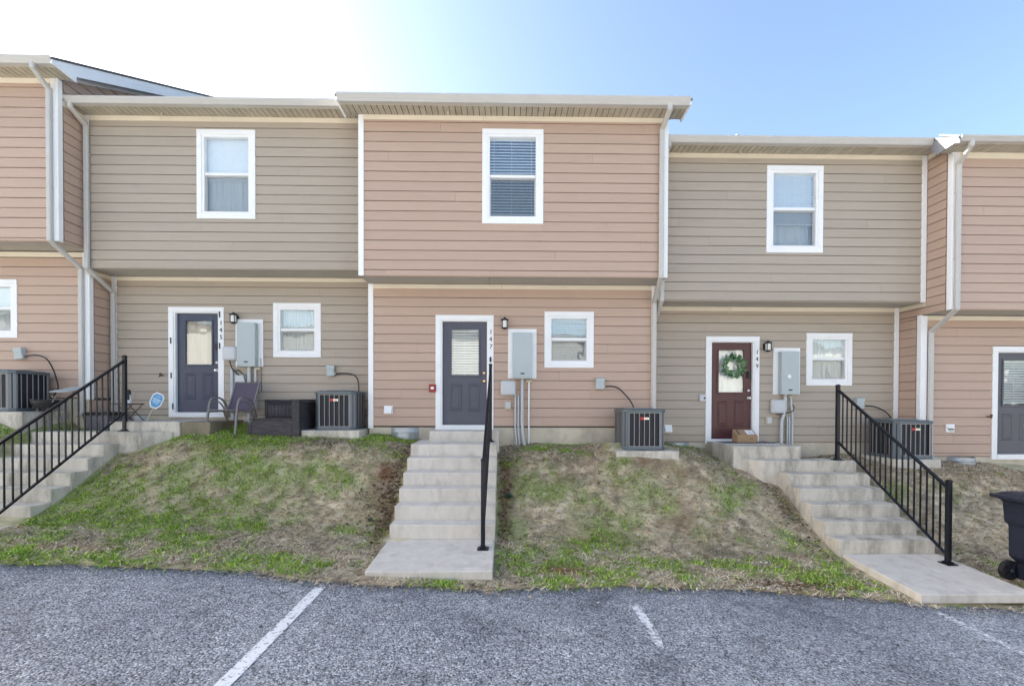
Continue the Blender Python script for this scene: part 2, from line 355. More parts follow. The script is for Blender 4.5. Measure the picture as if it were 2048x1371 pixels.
def stripe_mat():
    m = bpy.data.materials.new('worn_white_road_paint'); m.use_nodes = True
    n = m.node_tree.nodes; l = m.node_tree.links; b = n['Principled BSDF']; b.inputs['Roughness'].default_value = .75
    geo = n.new('ShaderNodeNewGeometry'); at = n.new('ShaderNodeAttribute'); at.attribute_name = 'wear'
    z = n.new('ShaderNodeTexNoise'); z.inputs['Scale'].default_value = 26; z.inputs['Detail'].default_value = 7; z.inputs['Roughness'].default_value = .75; l.new(geo.outputs[0], z.inputs[0])
    b.inputs['Base Color'].default_value = (.82,.82,.82,1)
    s = n.new('ShaderNodeMath'); s.operation = 'SUBTRACT'; l.new(z.outputs[0], s.inputs[0]); l.new(at.outputs['Fac'], s.inputs[1])
    mr = n.new('ShaderNodeMapRange'); mr.inputs['From Min'].default_value = -.03; mr.inputs['From Max'].default_value = .03; l.new(s.outputs[0], mr.inputs[0])
    t = n.new('ShaderNodeBsdfTransparent'); mx = n.new('ShaderNodeMixShader'); l.new(mr.outputs[0], mx.inputs[0]); l.new(t.outputs[0], mx.inputs[1]); l.new(b.outputs[0], mx.inputs[2])
    l.new(mx.outputs[0], n['Material Output'].inputs[0]); return m
SPAINT = stripe_mat()
for x, y0, y1, w, wear in ((-2.0,.8,5.12,.115,(.36,.41)),(1.41,2.6,5.03,.1,(.6,.42)),(4.9,3.0,5.22,.1,(.5,.47)),(-5.5,.8,4.8,.11,(.5,.5))):
    ys = np.arange(y0, y1+.01, .05); xs = np.array([x-w/2, x, x+w/2])
    o = grid_mesh('parking_stripe', xs, ys, lambda X, Y: ast(X, Y)+.006, SPAINT)
    a = o.data.attributes.new('wear', 'FLOAT', 'POINT')
    Yv = np.repeat(ys, 3); Xv = np.tile([1.,0,1.], len(ys))
    wv = np.interp(Yv, [y0, y1], wear)+Xv*.05+.18*np.clip((Yv-(y1-.12))/.12, 0, 1)
    if x > 1 and x < 2: wv += np.clip((4.1-Yv)/.25, 0, 1)*.4
    a.data.foreach_set('value', wv.astype(np.float32))

# ------------------------------------------------------------------ lawn bank
lx = np.concatenate([np.arange(-14,-8.5,.25), np.arange(-8.5,8.6,.045), np.arange(8.75,14,.25)]); nt = 100
def make_lawn():
    t = np.linspace(0, 1, nt); E = smooth_interp(lx, EDGE)+(fnoise(lx*4, lx*0+3, 4)-.5)*.12
    Y = E[None,:]+(10.2-E[None,:])*t[:,None]**1.0; X = np.repeat(lx[None,:], nt, 0)
    Z = lawn_z(X, Y)+(fnoise(X*3, Y*3, 3)-.5)*.028*np.clip(t[:,None]*8, 0, 1)+(fnoise(X*13, Y*13, 2)-.5)*.012
    Z[0] = park_z(lx)-.012
    g = green_field(X, Y); s = soil_field(X, Y)
    n2 = fnoise(X*9, Y*11, 3)[...,None]
    straw = np.array([.58,.49,.35]); gr = np.array([.17,.24,.04]); so = np.array([.2,.1,.055])
    C = straw*np.clip(.2+1.5*n2, .4, 1.3); C = C*(1-.75*g[...,None])+gr*.75*g[...,None]; C = C*(1-s[...,None])+so*s[...,None]
    nx = len(lx); V = np.stack([X,Y,Z], -1).reshape(-1,3); i = np.arange((nt-1)*(nx-1)); r = i//(nx-1); c = i % (nx-1); a = r*nx+c
    me = bpy.data.meshes.new('lawn'); me.from_pydata(V.tolist(), [], np.stack([a,a+1,a+nx+1,a+nx],-1).tolist())
    at = me.attributes.new('tint', 'FLOAT_COLOR', 'POINT'); cc = np.ones((len(V),4), np.float32); cc[:,:3] = C.reshape(-1,3); at.data.foreach_set('color', cc.ravel())
    me.materials.append(attr_mat('thatch_soil', 'tint', .95, .45)); me.polygons.foreach_set('use_smooth', [True]*len(me.polygons))
    o = bpy.data.objects.new('lawn', me); COL.objects.link(o); tag(o, kind='structure')
make_lawn()

# ------------------------------------------------------------------ houses: builders
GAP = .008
_unit = {}
def board_prof(zlo, zhi, zrow, E):
    w = lambda z: .024-.012*(z-zrow)/E
    return [(0, zlo), (w(zlo), zlo), (w(zhi), zhi), (0, zhi)]
def board_mesh(L, zlo, zhi, zrow, E, m):
    pr = board_prof(zlo, zhi, zrow, E); b = MB()
    vs = [(0, -w, z) for w, z in pr]+[(L, -w, z) for w, z in pr]
    b.add(vs, [(0,1,2,3), (7,6,5,4), (0,4,5,1), (1,5,6,2), (2,6,7,3)])
    me = bpy.data.meshes.new('siding_board'); me.from_pydata(b.v, [], b.f); me.materials.append(m)
    bm = bmesh.new(); bm.from_mesh(me); bmesh.ops.recalc_face_normals(bm, faces=bm.faces)
    # the board is open at its back: make sure its front faces point outwards
    bm.faces.ensure_lookup_table()
    if bm.faces[3].normal.y > 0: bmesh.ops.reverse_faces(bm, faces=bm.faces)
    bm.to_mesh(me); bm.free(); return me
def siding(parent, m, face, plane, u0, u1, z0, z1, line, E, openings=(), seed=0, roof=None):
    k0 = int(math.floor((z0-line)/E))-1; k = k0
    while line+k*E < z1-.015:
        zb = line+k*E; zt = zb+E; zlo = max(zb, z0); zhi = min(zt-GAP, z1); k += 1
        if zhi-zlo < .02: continue
        segs = [(u0, u1)]; extra = []
        if roof: segs = [(max(u0, roof(zhi)), u1)]
        if segs[0][1]-segs[0][0] < .05: continue
        for a, b_, c, d in openings:
            if d <= zlo+.02 or c >= zhi-.02: continue
            ns = []
            for s, e in segs:
                if b_ <= s or a >= e: ns.append((s, e)); continue
                if a+.03 > s: ns.append((s, a+.03))
                if b_-.03 < e: ns.append((b_-.03, e))
            segs = ns
            if c > zlo+.001 and c+.03 < zhi: extra.append((a+.03, b_-.03, zlo, c+.03))
            elif c > zlo+.001: extra.append((a+.03, b_-.03, zlo, zhi))
            if d < zhi-.001 and d-.03 > zlo: extra.append((a+.03, b_-.03, d-.03, zhi))
            elif d < zhi-.001: extra.append((a+.03, b_-.03, zlo, zhi))
        jo = ((k*1.53+seed*.77) % 3.66)+u0-.35
        fin = []
        for s, e in segs:
            cuts = [j for j in (jo-3.66, jo, jo+3.66) if s+.25 < j < e-.25 and (k*7+seed*3+int(j*10)) % 5 < 3]
            p = [s]+cuts+[e]
            fin += [(p[i]+(.0016 if i else 0), p[i+1]-(.0016 if i < len(p)-2 else 0), zlo, zhi) for i in range(len(p)-1)]
        for s, e, lo, hi in fin+extra:
            L = e-s
            if face == 'S': loc = (s, plane, 0); rz = 0
            elif face == 'E': loc = (plane, s, 0); rz = math.pi/2
            else: loc = (plane, e, 0); rz = -math.pi/2
            if abs(lo-zb) < 1e-6 and abs(hi-(zt-GAP)) < 1e-6:
                key = (round(E, 4), m.name)
                if key not in _unit: _unit[key] = board_mesh(1, 0, E-GAP, 0, E, m)
                inst('siding_board', _unit[key], parent, (loc[0], loc[1], zb+random.uniform(-.0016, .0016)), (L, 1, 1), rz)
            else:
                inst('siding_board', board_mesh(L, lo, hi, zb, E, m), parent, loc, (1, 1, 1), rz)

def wall_sheet(parent, m, face, plane, u0, u1, z0, z1, holes=()):
    us = sorted({u0, u1, *[h[0] for h in holes], *[h[1] for h in holes]}); zs = sorted({z0, z1, *[h[2] for h in holes], *[h[3] for h in holes]})
    b = MB()
    for i in range(len(us)-1):
        for j in range(len(zs)-1):
            uc = (us[i]+us[i+1])/2; zc = (zs[j]+zs[j+1])/2
            if any(h[0] < uc < h[1] and h[2] < zc < h[3] for h in holes): continue
            q = [(us[i], zs[j]), (us[i+1], zs[j]), (us[i+1], zs[j+1]), (us[i], zs[j+1])]
            if face == 'S': b.quad(*[(u, plane, z) for u, z in q])
            else: b.quad(*[(plane, u, z) for u, z in q])
    return b.build('wall_sheathing', m, parent, recalc=False)

def blind_mesh(x0, x1, z0, z1, Y, pitch=.042, tilt=38, wid=.046, cords=True):
    b = MB(); z = z1-.05
    b.box(x0, x1, Y-.02, Y+.025, z1-.04, z1)
    t = R(tilt); dy = wid/2*math.cos(t); dz = wid/2*math.sin(t)
    while z > z0+.02:
        sag = random.uniform(-.003, .003)
        b.add([(x0, Y-dy, z-dz), (x1, Y-dy, z-dz+sag), (x1, Y, z+.004+sag*.5), (x0, Y, z+.004), (x1, Y+dy, z+dz+sag), (x0, Y+dy, z+dz)], [(0,1,2,3), (3,2,4,5)]); z -= pitch
    b.box(x0, x1, Y-.015, Y+.015, z0, z0+.018)
    if cords:
        for f in (.12, .48, .88): b.box(x0+(x1-x0)*f-.0025, x0+(x1-x0)*f+.0025, Y-dy-.005, Y-dy-.002, z0, z1)
    return b
def curtain_mesh(x0, x1, z0, z1, Y, folds=9, amp=.018, seed=1):
    r = random.Random(seed); n = 90; m = 8; vs = []; fs = []
    ph = [r.uniform(0, 6.28) for _ in range(3)]
    for j in range(m+1):
        for i in range(n+1):
            u = i/n; z = z0+(z1-z0)*j/m
            w = amp*(math.sin(u*folds*6.28+ph[0])+.5*math.sin(u*folds*2.3*6.28+ph[1]+j*.15))
            vs.append((x0+(x1-x0)*u, Y+w, z))
    for j in range(m):
        for i in range(n): a = j*(n+1)+i; fs.append((a, a+1, a+n+2, a+n+1))
    return MB().add(vs, fs)

SCREENM = None
def screen_mat():
    m = bpy.data.materials.new('fine_insect_screen'); m.use_nodes = True
    n = m.node_tree.nodes; l = m.node_tree.links; b = n['Principled BSDF']; b.inputs['Base Color'].default_value = (.05,.055,.06,1); b.inputs['Roughness'].default_value = .6
    t = n.new('ShaderNodeBsdfTransparent'); mx = n.new('ShaderNodeMixShader'); mx.inputs[0].default_value = .3
    l.new(t.outputs[0], mx.inputs[1]); l.new(b.outputs[0], mx.inputs[2]); l.new(mx.outputs[0], n['Material Output'].inputs[0]); return m
SCREENM = screen_mat()

def window(h, x0, x1, z0, z1, Y, kind, cw=.092):
    # the casing: head and sill boards across, side boards between
    b = MB(); p = Y-.034
    b.box(x0, x1, p, Y, z1-cw, z1); b.box(x0, x1, p, Y, z0, z0+cw)
    b.box(x0, x0+cw, p+.002, Y, z0+cw+.001, z1-cw-.001); b.box(x1-cw, x1, p+.002, Y, z0+cw+.001, z1-cw-.001)
    w = b.build('window', WHITE, h, bevel=.003, seg=1)
    a0, a1, c0, c1 = x0+cw, x1-cw, z0+cw, z1-cw; zm = (c0+c1)/2+.01
    f = MB(); fr = .048
    def ring(u0, u1, v0, v1, t, ya, yb):
        f.box(u0, u1, ya, yb, v1-t, v1); f.box(u0, u1, ya, yb, v0, v0+t); f.box(u0, u0+t, ya, yb, v0+t, v1-t); f.box(u1-t, u1, ya, yb, v0+t, v1-t)
    ring(a0-.004, a1+.004, c0-.004, c1+.004, fr, Y-.018, Y+.07)
    f.box(a0+fr, a1-fr, Y-.006, Y+.05, zm-.024, zm+.028)
    ring(a0+fr-.002, a1-fr+.002, c0+fr-.002, zm-.022, .022, Y+.022, Y+.06)
    f.build('sash_frame', WHITE, w, bevel=.003, seg=1)
    g = MB(); g.quad((a0+fr, Y+.03, zm+.026), (a1-fr, Y+.03, zm+.026), (a1-fr, Y+.03, c1-fr), (a0+fr, Y+.03, c1-fr)); g.build('glass_pane', GLASS, w, recalc=False)
    g = MB(); g.quad((a0+fr+.02, Y+.045, c0+fr+.02), (a1-fr-.02, Y+.045, c0+fr+.02), (a1-fr-.02, Y+.045, zm-.042), (a0+fr+.02, Y+.045, zm-.042)); g.build('glass_pane', GLASS, w, recalc=False)
    g = MB(); yy = Y+.012; g.quad((a0+fr, yy, c0+fr), (a1-fr, yy, c0+fr), (a1-fr, yy, zm-.024), (a0+fr, yy, zm-.024)); g.build('insect_screen', SCREENM, w, recalc=False)
    i0, i1, j0, j1 = a0+.01, a1-.01, c0+.01, c1-.01
    if kind == 'blind': blind_mesh(i0, i1, j0, j1, Y+.085, tilt=58).build('blind', BLIND, w, recalc=False)
    elif kind == 'blind_open': blind_mesh(i0, i1, j0, j1, Y+.085, pitch=.053, wid=.058, tilt=48, cords=True).build('blind', BLIND, w, recalc=False)
    elif kind == 'shade':
        MB().box(i0, i1, Y+.10, Y+.105, zm-.1, j1).build('roller_shade', CURTAIN, w)
        curtain_mesh(i0, i1, j0, j1, Y+.12, 5, .012, 4).build('curtain', CURTAIN, w, recalc=False)
    elif kind == 'curtain_blind':
        blind_mesh(i0, i1, zm-.28, j1, Y+.085, tilt=64).build('blind', BLIND, w, recalc=False)
        curtain_mesh(i0, i1, j0, j1, Y+.16, 4, .02, 7).build('curtain', CURTAIN, w, recalc=False)
    else: curtain_mesh(i0, i1, j0, j1, Y+.09, 10, .012, int(abs(x0)*10)).build('curtain', CURTAIN, w, recalc=False)
    r = MB(); Yb = Y+.75
    r.quad((a0,Yb,c0),(a1,Yb,c0),(a1,Yb,c1),(a0,Yb,c1)); r.quad((a0,Y+.07,c0),(a0,Yb,c0),(a0,Yb,c1),(a0,Y+.07,c1)); r.quad((a1,Y+.07,c0),(a1,Yb,c0),(a1,Yb,c1),(a1,Y+.07,c1))
    r.quad((a0,Y+.07,c0),(a1,Y+.07,c0),(a1,Yb,c0),(a0,Yb,c0)); r.quad((a0,Y+.07,c1),(a1,Y+.07,c1),(a1,Yb,c1),(a0,Yb,c1))
    r.build('room_recess', INTERIOR, w, recalc=False)
    return (x0, x1, z0, z1), (a0, a1, c0, c1)

def door(h, x0, x1, z0, z1, Y, paint, kind, hw, knob_mat, numbers, plates=False):
    cw = .098; p = Y-.034; sill = .1
    b = MB(); b.box(x0, x1, p, Y, z1-cw, z1); b.box(x0, x0+cw, p+.002, Y, z0, z1-cw-.001); b.box(x1-cw, x1, p+.002, Y, z0, z1-cw-.001)
    b.box(x0+cw+.001, x1-cw-.001, p-.004, Y+.1, z0, z0+sill)
    j = .03
    b.box(x0+cw-.004, x0+cw+j, Y-.012, Y+.12, z0+sill, z1-cw); b.box(x1-cw-j, x1-cw+.004, Y-.012, Y+.12, z0+sill, z1-cw); b.box(x0+cw+j, x1-cw-j, Y-.012, Y+.12, z1-cw-j*.7, z1-cw+.004)
    cs = b.build('door_casing', WHITE, h, bevel=.003, seg=1)
    l0, l1, m0, m1 = x0+cw+j, x1-cw-j, z0+sill+.004, z1-cw-j*.7; Wd, Hd = l1-l0, m1-m0; yf = Y+.05; yb = Y+.095
    X = lambda f: l0+f*Wd
    Z = lambda f: m1-f*Hd
    d = MB(); gx0, gx1, gz0, gz1 = X(.185), X(.828), Z(.522), Z(.067)
    d.box(l0, l1, yf, yb, gz1, m1); d.box(l0, l1, yf, yb, m0, gz0); d.box(l0, gx0, yf, yb, gz0, gz1); d.box(gx1, l1, yf, yb, gz0, gz1)
    dr = d.build('door', paint, h)
    q = MB(); fx0, fx1, fz0, fz1 = X(.16), X(.85), Z(.535), Z(.055); t = X(.2)-fx0
    for a in ((fx0, fx1, fz1-.038, fz1), (fx0, fx1, fz0, fz0+.038), (fx0, fx0+t, fz0+.038, fz1-.038), (fx1-t, fx1, fz0+.038, fz1-.038)): q.box(a[0], a[1], yf-.014, yf+.03, a[2], a[3])
    q.build('lite_frame', paint, dr, bevel=.006, seg=2)
    for pa, pb in ((.175, .43), (.585, .84)):
        u0, u1, v0, v1 = X(pa), X(pb), Z(.868), Z(.605); k = MB(); rings = []
        for ins, y in ((0, yf), (.010, yf-.011), (.022, yf-.011), (.034, yf-.001), (.05, yf-.001), (.066, yf-.008)):
            rings.append([(u0+ins, y, v0+ins), (u1-ins, y, v0+ins), (u1-ins, y, v1-ins), (u0+ins, y, v1-ins)])
        fs = [(i*4+c, i*4+(c+1) % 4, (i+1)*4+(c+1) % 4, (i+1)*4+c) for i in range(5) for c in range(4)]+[(20, 21, 22, 23)]
        k.add([v for r_ in rings for v in r_], fs).build('door_panel', paint, dr)
    g = MB(); g.quad((gx0, yf+.012, gz0), (gx1, yf+.012, gz0), (gx1, yf+.012, gz1), (gx0, yf+.012, gz1)); g.build('glass_pane', DGLASS, dr, recalc=False)
    if kind == 'blind': blind_mesh(gx0, gx1, gz0, gz1, yf+.06, pitch=.05, wid=.052, tilt=52).build('blind', BLIND, dr, recalc=False)
    elif kind == 'curtain': curtain_mesh(gx0-.02, gx1+.02, gz0-.02, gz1+.02, yf+.07, 3, .008, 5).build('curtain', CURTAIN, dr, recalc=False)
    else: curtain_mesh(gx0-.02, gx1+.02, gz0-.02, gz1+.02, yf+.07, 2, .02, 9).build('tan_reflection_sheet', mat('tan_reflection_tone', (.5,.42,.34), .5), dr, recalc=False)  # tan sheet behind the glass stands in for the reflected houses opposite
    r = MB(); r.quad((l0, Y+.5, m0), (l1, Y+.5, m0), (l1, Y+.5, m1), (l0, Y+.5, m1)); r.box(l0-.03, l0-.01, yb, Y+.5, m0, m1); r.box(l1+.01, l1+.03, yb, Y+.5, m0, m1)
    r.build('room_recess', INTERIOR, dr)
    kx = X(.935)
    MB().lathe([(.03, 0), (.03, -.008), (.014, -.014), (.012, -.035), (.026, -.044), (.03, -.058), (.022, -.072), (.004, -.076)], (kx, yf, Z(.575)), 'y', 20).build('door_knob', knob_mat, dr, smooth=True)
    MB().lathe([(.03, 0), (.03, -.012), (.024, -.02), (.012, -.024), (.004, -.025)], (kx, yf, Z(.497)), 'y', 20).build('deadbolt', knob_mat, dr, smooth=True)
    if hw == 'keypad':
        MB().box(kx-.03, kx+.03, yf-.03, yf, Z(.37), Z(.30)).box(kx-.018, kx+.018, yf-.034, yf-.03, Z(.36), Z(.315)).build('door_keypad', BLACK, dr, bevel=.006)
    for i, ch in enumerate(numbers):
        c = bpy.data.curves.new('numeral', 'FONT'); c.body = ch; c.size = .125; c.extrude = .003; c.align_x = 'CENTER'
        t_ = bpy.data.objects.new('numeral', c); COL.objects.link(t_)
        me = bpy.data.meshes.new_from_object(t_.evaluated_get(bpy.context.evaluated_depsgraph_get())); bpy.data.objects.remove(t_); me.materials.clear(); me.materials.append(BLACK)
        o = bpy.data.objects.new('house_number', me); COL.objects.link(o); o.parent = cs
        o.location = Vector((x1-.053, p-.002, z1-.36-i*.143))-OFF[h]; o.rotation_euler = (R(90), R(3*(-1)**i), 0); o['label'] = 'black numeral '+ch
    if plates:
        for px, pz in ((x0+.055, z1-.68), (x0+.06, z1-1.38), (x0+.09, z0+.22), (x1-.08, z1-.15), (x1-.08, z1-.78)):
            MB().box(px-.011, px+.011, p-.008, p+.004, pz-.06, pz+.06).build('strike_plate', BLACK, cs)
    return (x0, x1, z0, z1), (x0+cw, x1-cw, z0+.02, z1-cw)

def rect_prof(w, d): return [(-w/2, -d/2), (w/2, -d/2), (w/2, d/2), (-w/2, d/2)]
def pipe(points, w=.082, d=.062, side=(1,0,0)):
    c = .012; a, b_ = w/2, d/2
    return MB().sweep(points, [(-a+c, -b_), (a-c, -b_), (a, -b_+c), (a, b_-c), (a-c, b_), (-a+c, b_), (-a, b_-c), (-a, -b_+c)], side)

def house(label, X0, X1, Yl, sid, z, low, upw, ext=(0, 0), gb=1.0, trim_l=True, trim_r=True, seed=0, ds=None):
    """z: dict of heights; low/upw: functions that build the openings and give back (outer, hole) rectangles"""
    Yu = Yl-.6; Yf = Yu-.3
    h = thing('townhouse', label, 'townhouse', ((X0+X1)/2, Yl, z['B']), 'townhouses stepping down the row')
    lo = low(h, Yl) ; uo = upw(h, Yu)
    tl = X0+(.095 if trim_l else 0); tr = X1-(.095 if trim_r else 0)
    siding(h, sid, 'S', Yl, tl, tr, z['B'], z['lf0'], z['zl'], z['el'], [o[0] for o in lo], seed)
    siding(h, sid, 'S', Yu, tl, tr, z['ub'], z['uf0'], z['zu'], z['eu'], [o[0] for o in uo], seed+3)
    wall_sheet(h, LAP_SHADE, 'S', Yl, X0, X1, z['B']-.02, z['ub']+.012, [o[1] for o in lo])
    wall_sheet(h, LAP_SHADE, 'S', Yu, X0, X1, z['ub'], z['uf1'], [o[1] for o in uo])
    # party walls and back
    b = MB(); Yb = Yl+9.5; zbk = z['g1']+.004+(Yu-.35+2*(Yl+4.75-Yu+.35)-Yb)*.5-.04
    for X in (X0+.004, X1-.004):
        b.quad((X, Yl, gb-.4), (X, Yb, gb-.4), (X, Yb, z['uf1']), (X, Yl, z['uf1'])); b.quad((X, Yu, z['ub']), (X, Yl, z['ub']), (X, Yl, z['uf1']), (X, Yu, z['uf1']))
    b.quad((X0, Yb, gb-.4), (X1, Yb, gb-.4), (X1, Yb, zbk), (X0, Yb, zbk))
    b.build('party_wall', sid, h, recalc=False)
    MB().box(X0+.012, X1-.012, Yl-.004, Yl+.3, gb-.5, z['B']-.012).build('foundation', FOUND, h)
    # overhang soffit in two sheets with a joint
    jx = X0+(X1-X0)*(.5 if seed % 2 else .42)
    for a, c in ((X0, jx-.004), (jx+.004, X1)): MB().box(a, c, Yu+.006, Yl+.02, z['ub']+.004, z['ub']+.02).build('overhang_panel', UNDER, h)
    MB().box(X0, X1, Yu-.006, Yu+.018, z['ub']-.012, z['ub']+.003).build('drip_trim', sid, h)
    # trim boards
    for ok, a, c in ((trim_l, X0, X0+.095), (trim_r, X1-.095, X1)):
        if ok:
            MB().box(a, c, Yl-.032, Yl, z['B']-.03, z['lf1']-.001).build('corner_board', WHITE, h, bevel=.003, seg=1)
            MB().box(a, c, Yu-.032, Yu, z['ub']-.012, z['uf1']-.001).build('corner_board', WHITE, h, bevel=.003, seg=1)
    for Y, f0, f1, q in ((Yl, z['lf0'], z['lf1'], .2), (Yu, z['uf0'], z['uf1'], .14)):
        cut = X0+(X1-X0)*(q+.13*(seed % 4)); pr = [tl, cut-.001, cut+.001, tr]
        for a, c in ((pr[0], pr[1]), (pr[2], pr[3])): MB().box(a+.0005, c-.0005, Y-.027, Y, f0, f1-.001).build('frieze_board', CREAM_BOUNCE, h, bevel=.002, seg=1)
    # eave: soffit strips, fascia, gutter, roof
    e0, e1 = X0-ext[0], X1+ext[1]; zs = z['uf1']; g1 = z['g1']; pitch = .104; n = int((e1-e0)/pitch); sme = None
    for i in range(n+1):
        a = e0+i*pitch; wdt = min(pitch, e1-a)-.012
        if wdt < .03: continue
        if sme is None:
            bb = MB(); bb.box(0, 1, 0, .31, 0, .014); o = bb.build('soffit_strip', SOFFIT, None); sme = o.data; bpy.data.objects.remove(o)
        inst('soffit_strip', sme, h, (a+.006, Yf+.004, zs), (wdt, 1, 1))
    MB().box(e0, e1, Yf+.004, Yu+.02, zs+.016, zs+.03).build('soffit_backing', BLACK, h)
    MB().box(e0, e1, Yf-.02, Yf, zs-.006, g1-.02).build('fascia', FASCIA, h)
    k = g1-zs; pf = [(0, -.004), (.075, -.004), (.1, .3*k), (.094, .36*k), (.122, .72*k), (.122, k), (.112, k), (.106, k-.02), (.0, k-.02)]
    MB().prism([(e0-.015, Yf-.021-a, zs+c) for a, c in pf], (e1-e0+.03, 0, 0)).build('gutter', GUTTER, h)
    yr = Yf-.05; zr = g1+.004; run = Yl+4.75-yr
    r = MB(); r.prism([(e0, yr, zr), (e0, yr+run, zr+run*.5), (e0, yr+2*run, zr), (e0, yr+2*run, zr-.03), (e0, yr+run, zr+run*.5-.035), (e0, yr, zr-.03)], (e1-e0, 0, 0))
    r.build('roof', SHINGLE, h)
    # gable walls that close the roof space
    b = MB()
    for X in (X0+.004, X1-.004): b.add([(X, Yu, zs-.1), (X, Yu, zr-.03+(Yu-yr)*.5), (X, yr+run, zr+run*.5-.04), (X, Yb, zbk), (X, Yb, zs-.1)], [(0, 1, 2, 3, 4)])
    b.build('gable_wall', sid, h, recalc=False)
    if ds:
        xg, xu, xl, zend = ds
        pts = [(xg, Yf-.085, zs+.02), (xg, Yf-.085, zs-.07), (xu, Yu-.07, zs-.23), (xu, Yu-.07, z['ub']-.01), (xl, Yl-.07, z['ub']-.34), (xl, Yl-.07, zend+.1), (xl, Yl-.15, zend)]
        d = pipe(pts).build('downspout', GUTTER, h)
        for zz in (zs-.75, z['ub']+.9): MB().box(xu-.045, xu+.045, Yu-.105, Yu-.035, zz, zz+.012).build('pipe_joint', GUTTER, d)
        MB().box(xl-.045, xl+.045, Yl-.105, Yl-.035, z['ub']-.95, z['ub']-.938).build('pipe_joint', GUTTER, d)
    MB().tube([(X0+(X1-X0)*.29, Yf+.16, zs), (X0+(X1-X0)*.29, Yf+.16, zs-.07)], .014, 8).build('drain_stub', IVORY, h)
    return h

# fittings that belong to a house
def wall_lamp(h, x, z, Y, style=0):
    b = MB(); b.box(x-.05, x+.05, Y-.012, Y, z-.11, z+.02)
    b.sweep([(x, Y-.01, z-.02), (x, Y-.06, z+.055), (x, Y-.11, z+.05)], rect_prof(.018, .018))
    c = (x, Y-.11, 0)
    b.lathe([(.012, z+.075), (.02, z+.06), (.07, z+.035), (.078, z+.015), (.07, z+.01)], c, 'z', 8)
    b.lathe([(.06, z-.125), (.066, z-.135), (.04, z-.15), (.012, z-.16)], c, 'z', 8)
    for k in range(4):
        a = math.pi/4+k*math.pi/2; q = (x+.062*math.cos(a), Y-.11+.062*math.sin(a)); b.box(q[0]-.005, q[0]+.005, q[1]-.005, q[1]+.005, z-.128, z+.014)
    o = b.build('wall_lamp', BLACK, h)
    MB().lathe([(.046, z-.122), (.05, z-.11), (.05, z+.008)], c, 'z', 12).build('lamp_glass', FROST, o, smooth=True)

def power_box(h, x0, x1, z0, z1, Y, side):
    brd = MB(); t = .085; brd.box(x0, x1, Y-.03, Y, z1-t, z1); brd.box(x0, x1, Y-.028, Y, z0, z1-t-.002); bo = brd.build('mounting_board', WHITE, h, bevel=.003, seg=1)
    bx0 = (x0+x1)/2-.185; bx1 = bx0+.37; a, c = z0-.005, z1-t
    m = MB(); m.box(bx0, bx1, Y-.15, Y-.03, a, c); pb = m.build('meter_box', BOXGREY, h, bevel=.006)
    MB().box(bx0+.008, bx1-.008, Y-.156, Y-.1505, a+.03, c-.012).build('meter_box_door', BOXGREY, pb, bevel=.002, seg=1)
    MB().box(bx0+.15, bx0+.225, Y-.160, Y-.1565, a+.082, a+.107).build('rating_plate', BLACK, pb)
    return bx0, bx1, a
def conduit(h, pts, r, m=None): return MB().tube(pts, r, 10).build('conduit', m or PVC, h, smooth=True)
def phone_box(h, x, z, Y, s=.145):
    o = MB().box(x-s, x+s, Y-.1, Y, z-s, z+s).build('telecom_box', LGREY, h, bevel=.04, seg=4, smooth=True)
    MB().box(x-s*.8, x+s*.8, Y-.108, Y-.09, z-s*.8, z+s*.85).build('box_lid', LGREY, o, bevel=.03, seg=3, smooth=True)
def outlet(h, x, z, Y): 
    o = MB().box(x-.06, x+.06, Y-.04, Y, z-.075, z+.075).build('outlet_cover', IVORY, h, bevel=.012)
    MB().box(x-.042, x+.042, Y-.058, Y-.038, z-.055, z+.06).build('flip_lid', LGREY, o, bevel=.01)
def dryer_vent(h, x, z, Y, hood=True):
    b = MB(); b.box(x-.082, x+.082, Y-.025, Y, z-.078, z+.078)
    if hood: b.prism([(x-.07, Y-.025, z+.065), (x-.07, Y-.05, z+.065), (x-.07, Y-.1, z-.06), (x-.07, Y-.025, z-.06)], (.14, 0, 0))
    else:
        b.prism([(x-.062, Y-.026, z+.05), (x-.062, Y-.04, z+.045), (x-.062, Y-.05, z+.0), (x-.062, Y-.026, z+.0)], (.124, 0, 0))
        b.cur = 1; b.box(x-.055, x+.06, Y-.045, Y-.024, z-.022, z-.008); b.box(x-.03, x+.06, Y-.04, Y-.024, z-.05, z-.042)
    b.build('dryer_vent', [WHITE, BLACK], h, bevel=0)
def disconnect(h, x, z, Y):
    o = MB().box(x-.075, x+.075, Y-.085, Y, z-.11, z+.1).build('disconnect_box', BOXGREY, h, bevel=.006)
    MB().prism([(x-.08, Y, z+.115), (x-.08, Y-.1, z+.1), (x-.08, Y-.1, z+.03), (x-.08, Y-.086, z+.03), (x-.08, Y-.086, z+.09), (x-.08, Y, z+.1)], (.16, 0, 0)).build('box_lid', BOXGREY, o)
def well(h, x, z0, z1, Y, w=.54, d=.2):
    n = 12; P = [(x-w/2+w*i/n, Y-d*math.sin(math.pi*i/n)**.6) for i in range(n+1)]
    b = MB(); vs = []
    for px, py in P: vs += [(px, py, z0-.15), (px, py, z0+(z1-z0)*.45), (px, py-.008, z0+(z1-z0)*.5), (px, py, z0+(z1-z0)*.55), (px, py, z1), (px, py+.015, z1+.004)]
    b.add(vs, [(i*6+j, i*6+6+j, i*6+7+j, i*6+1+j) for i in range(n) for j in range(5)])
    b.build('vent_well', GALV, h, recalc=False, smooth=True)
def spigot(h, x, z, Y):
    MB().tube([(x, Y, z), (x, Y-.07, z), (x-.015, Y-.1, z-.03)], .012, 8).lathe([(.03, -.085), (.03, -.078)], (x, Y-.0, z+.02), 'y', 10).build('spigot', RUST, h)

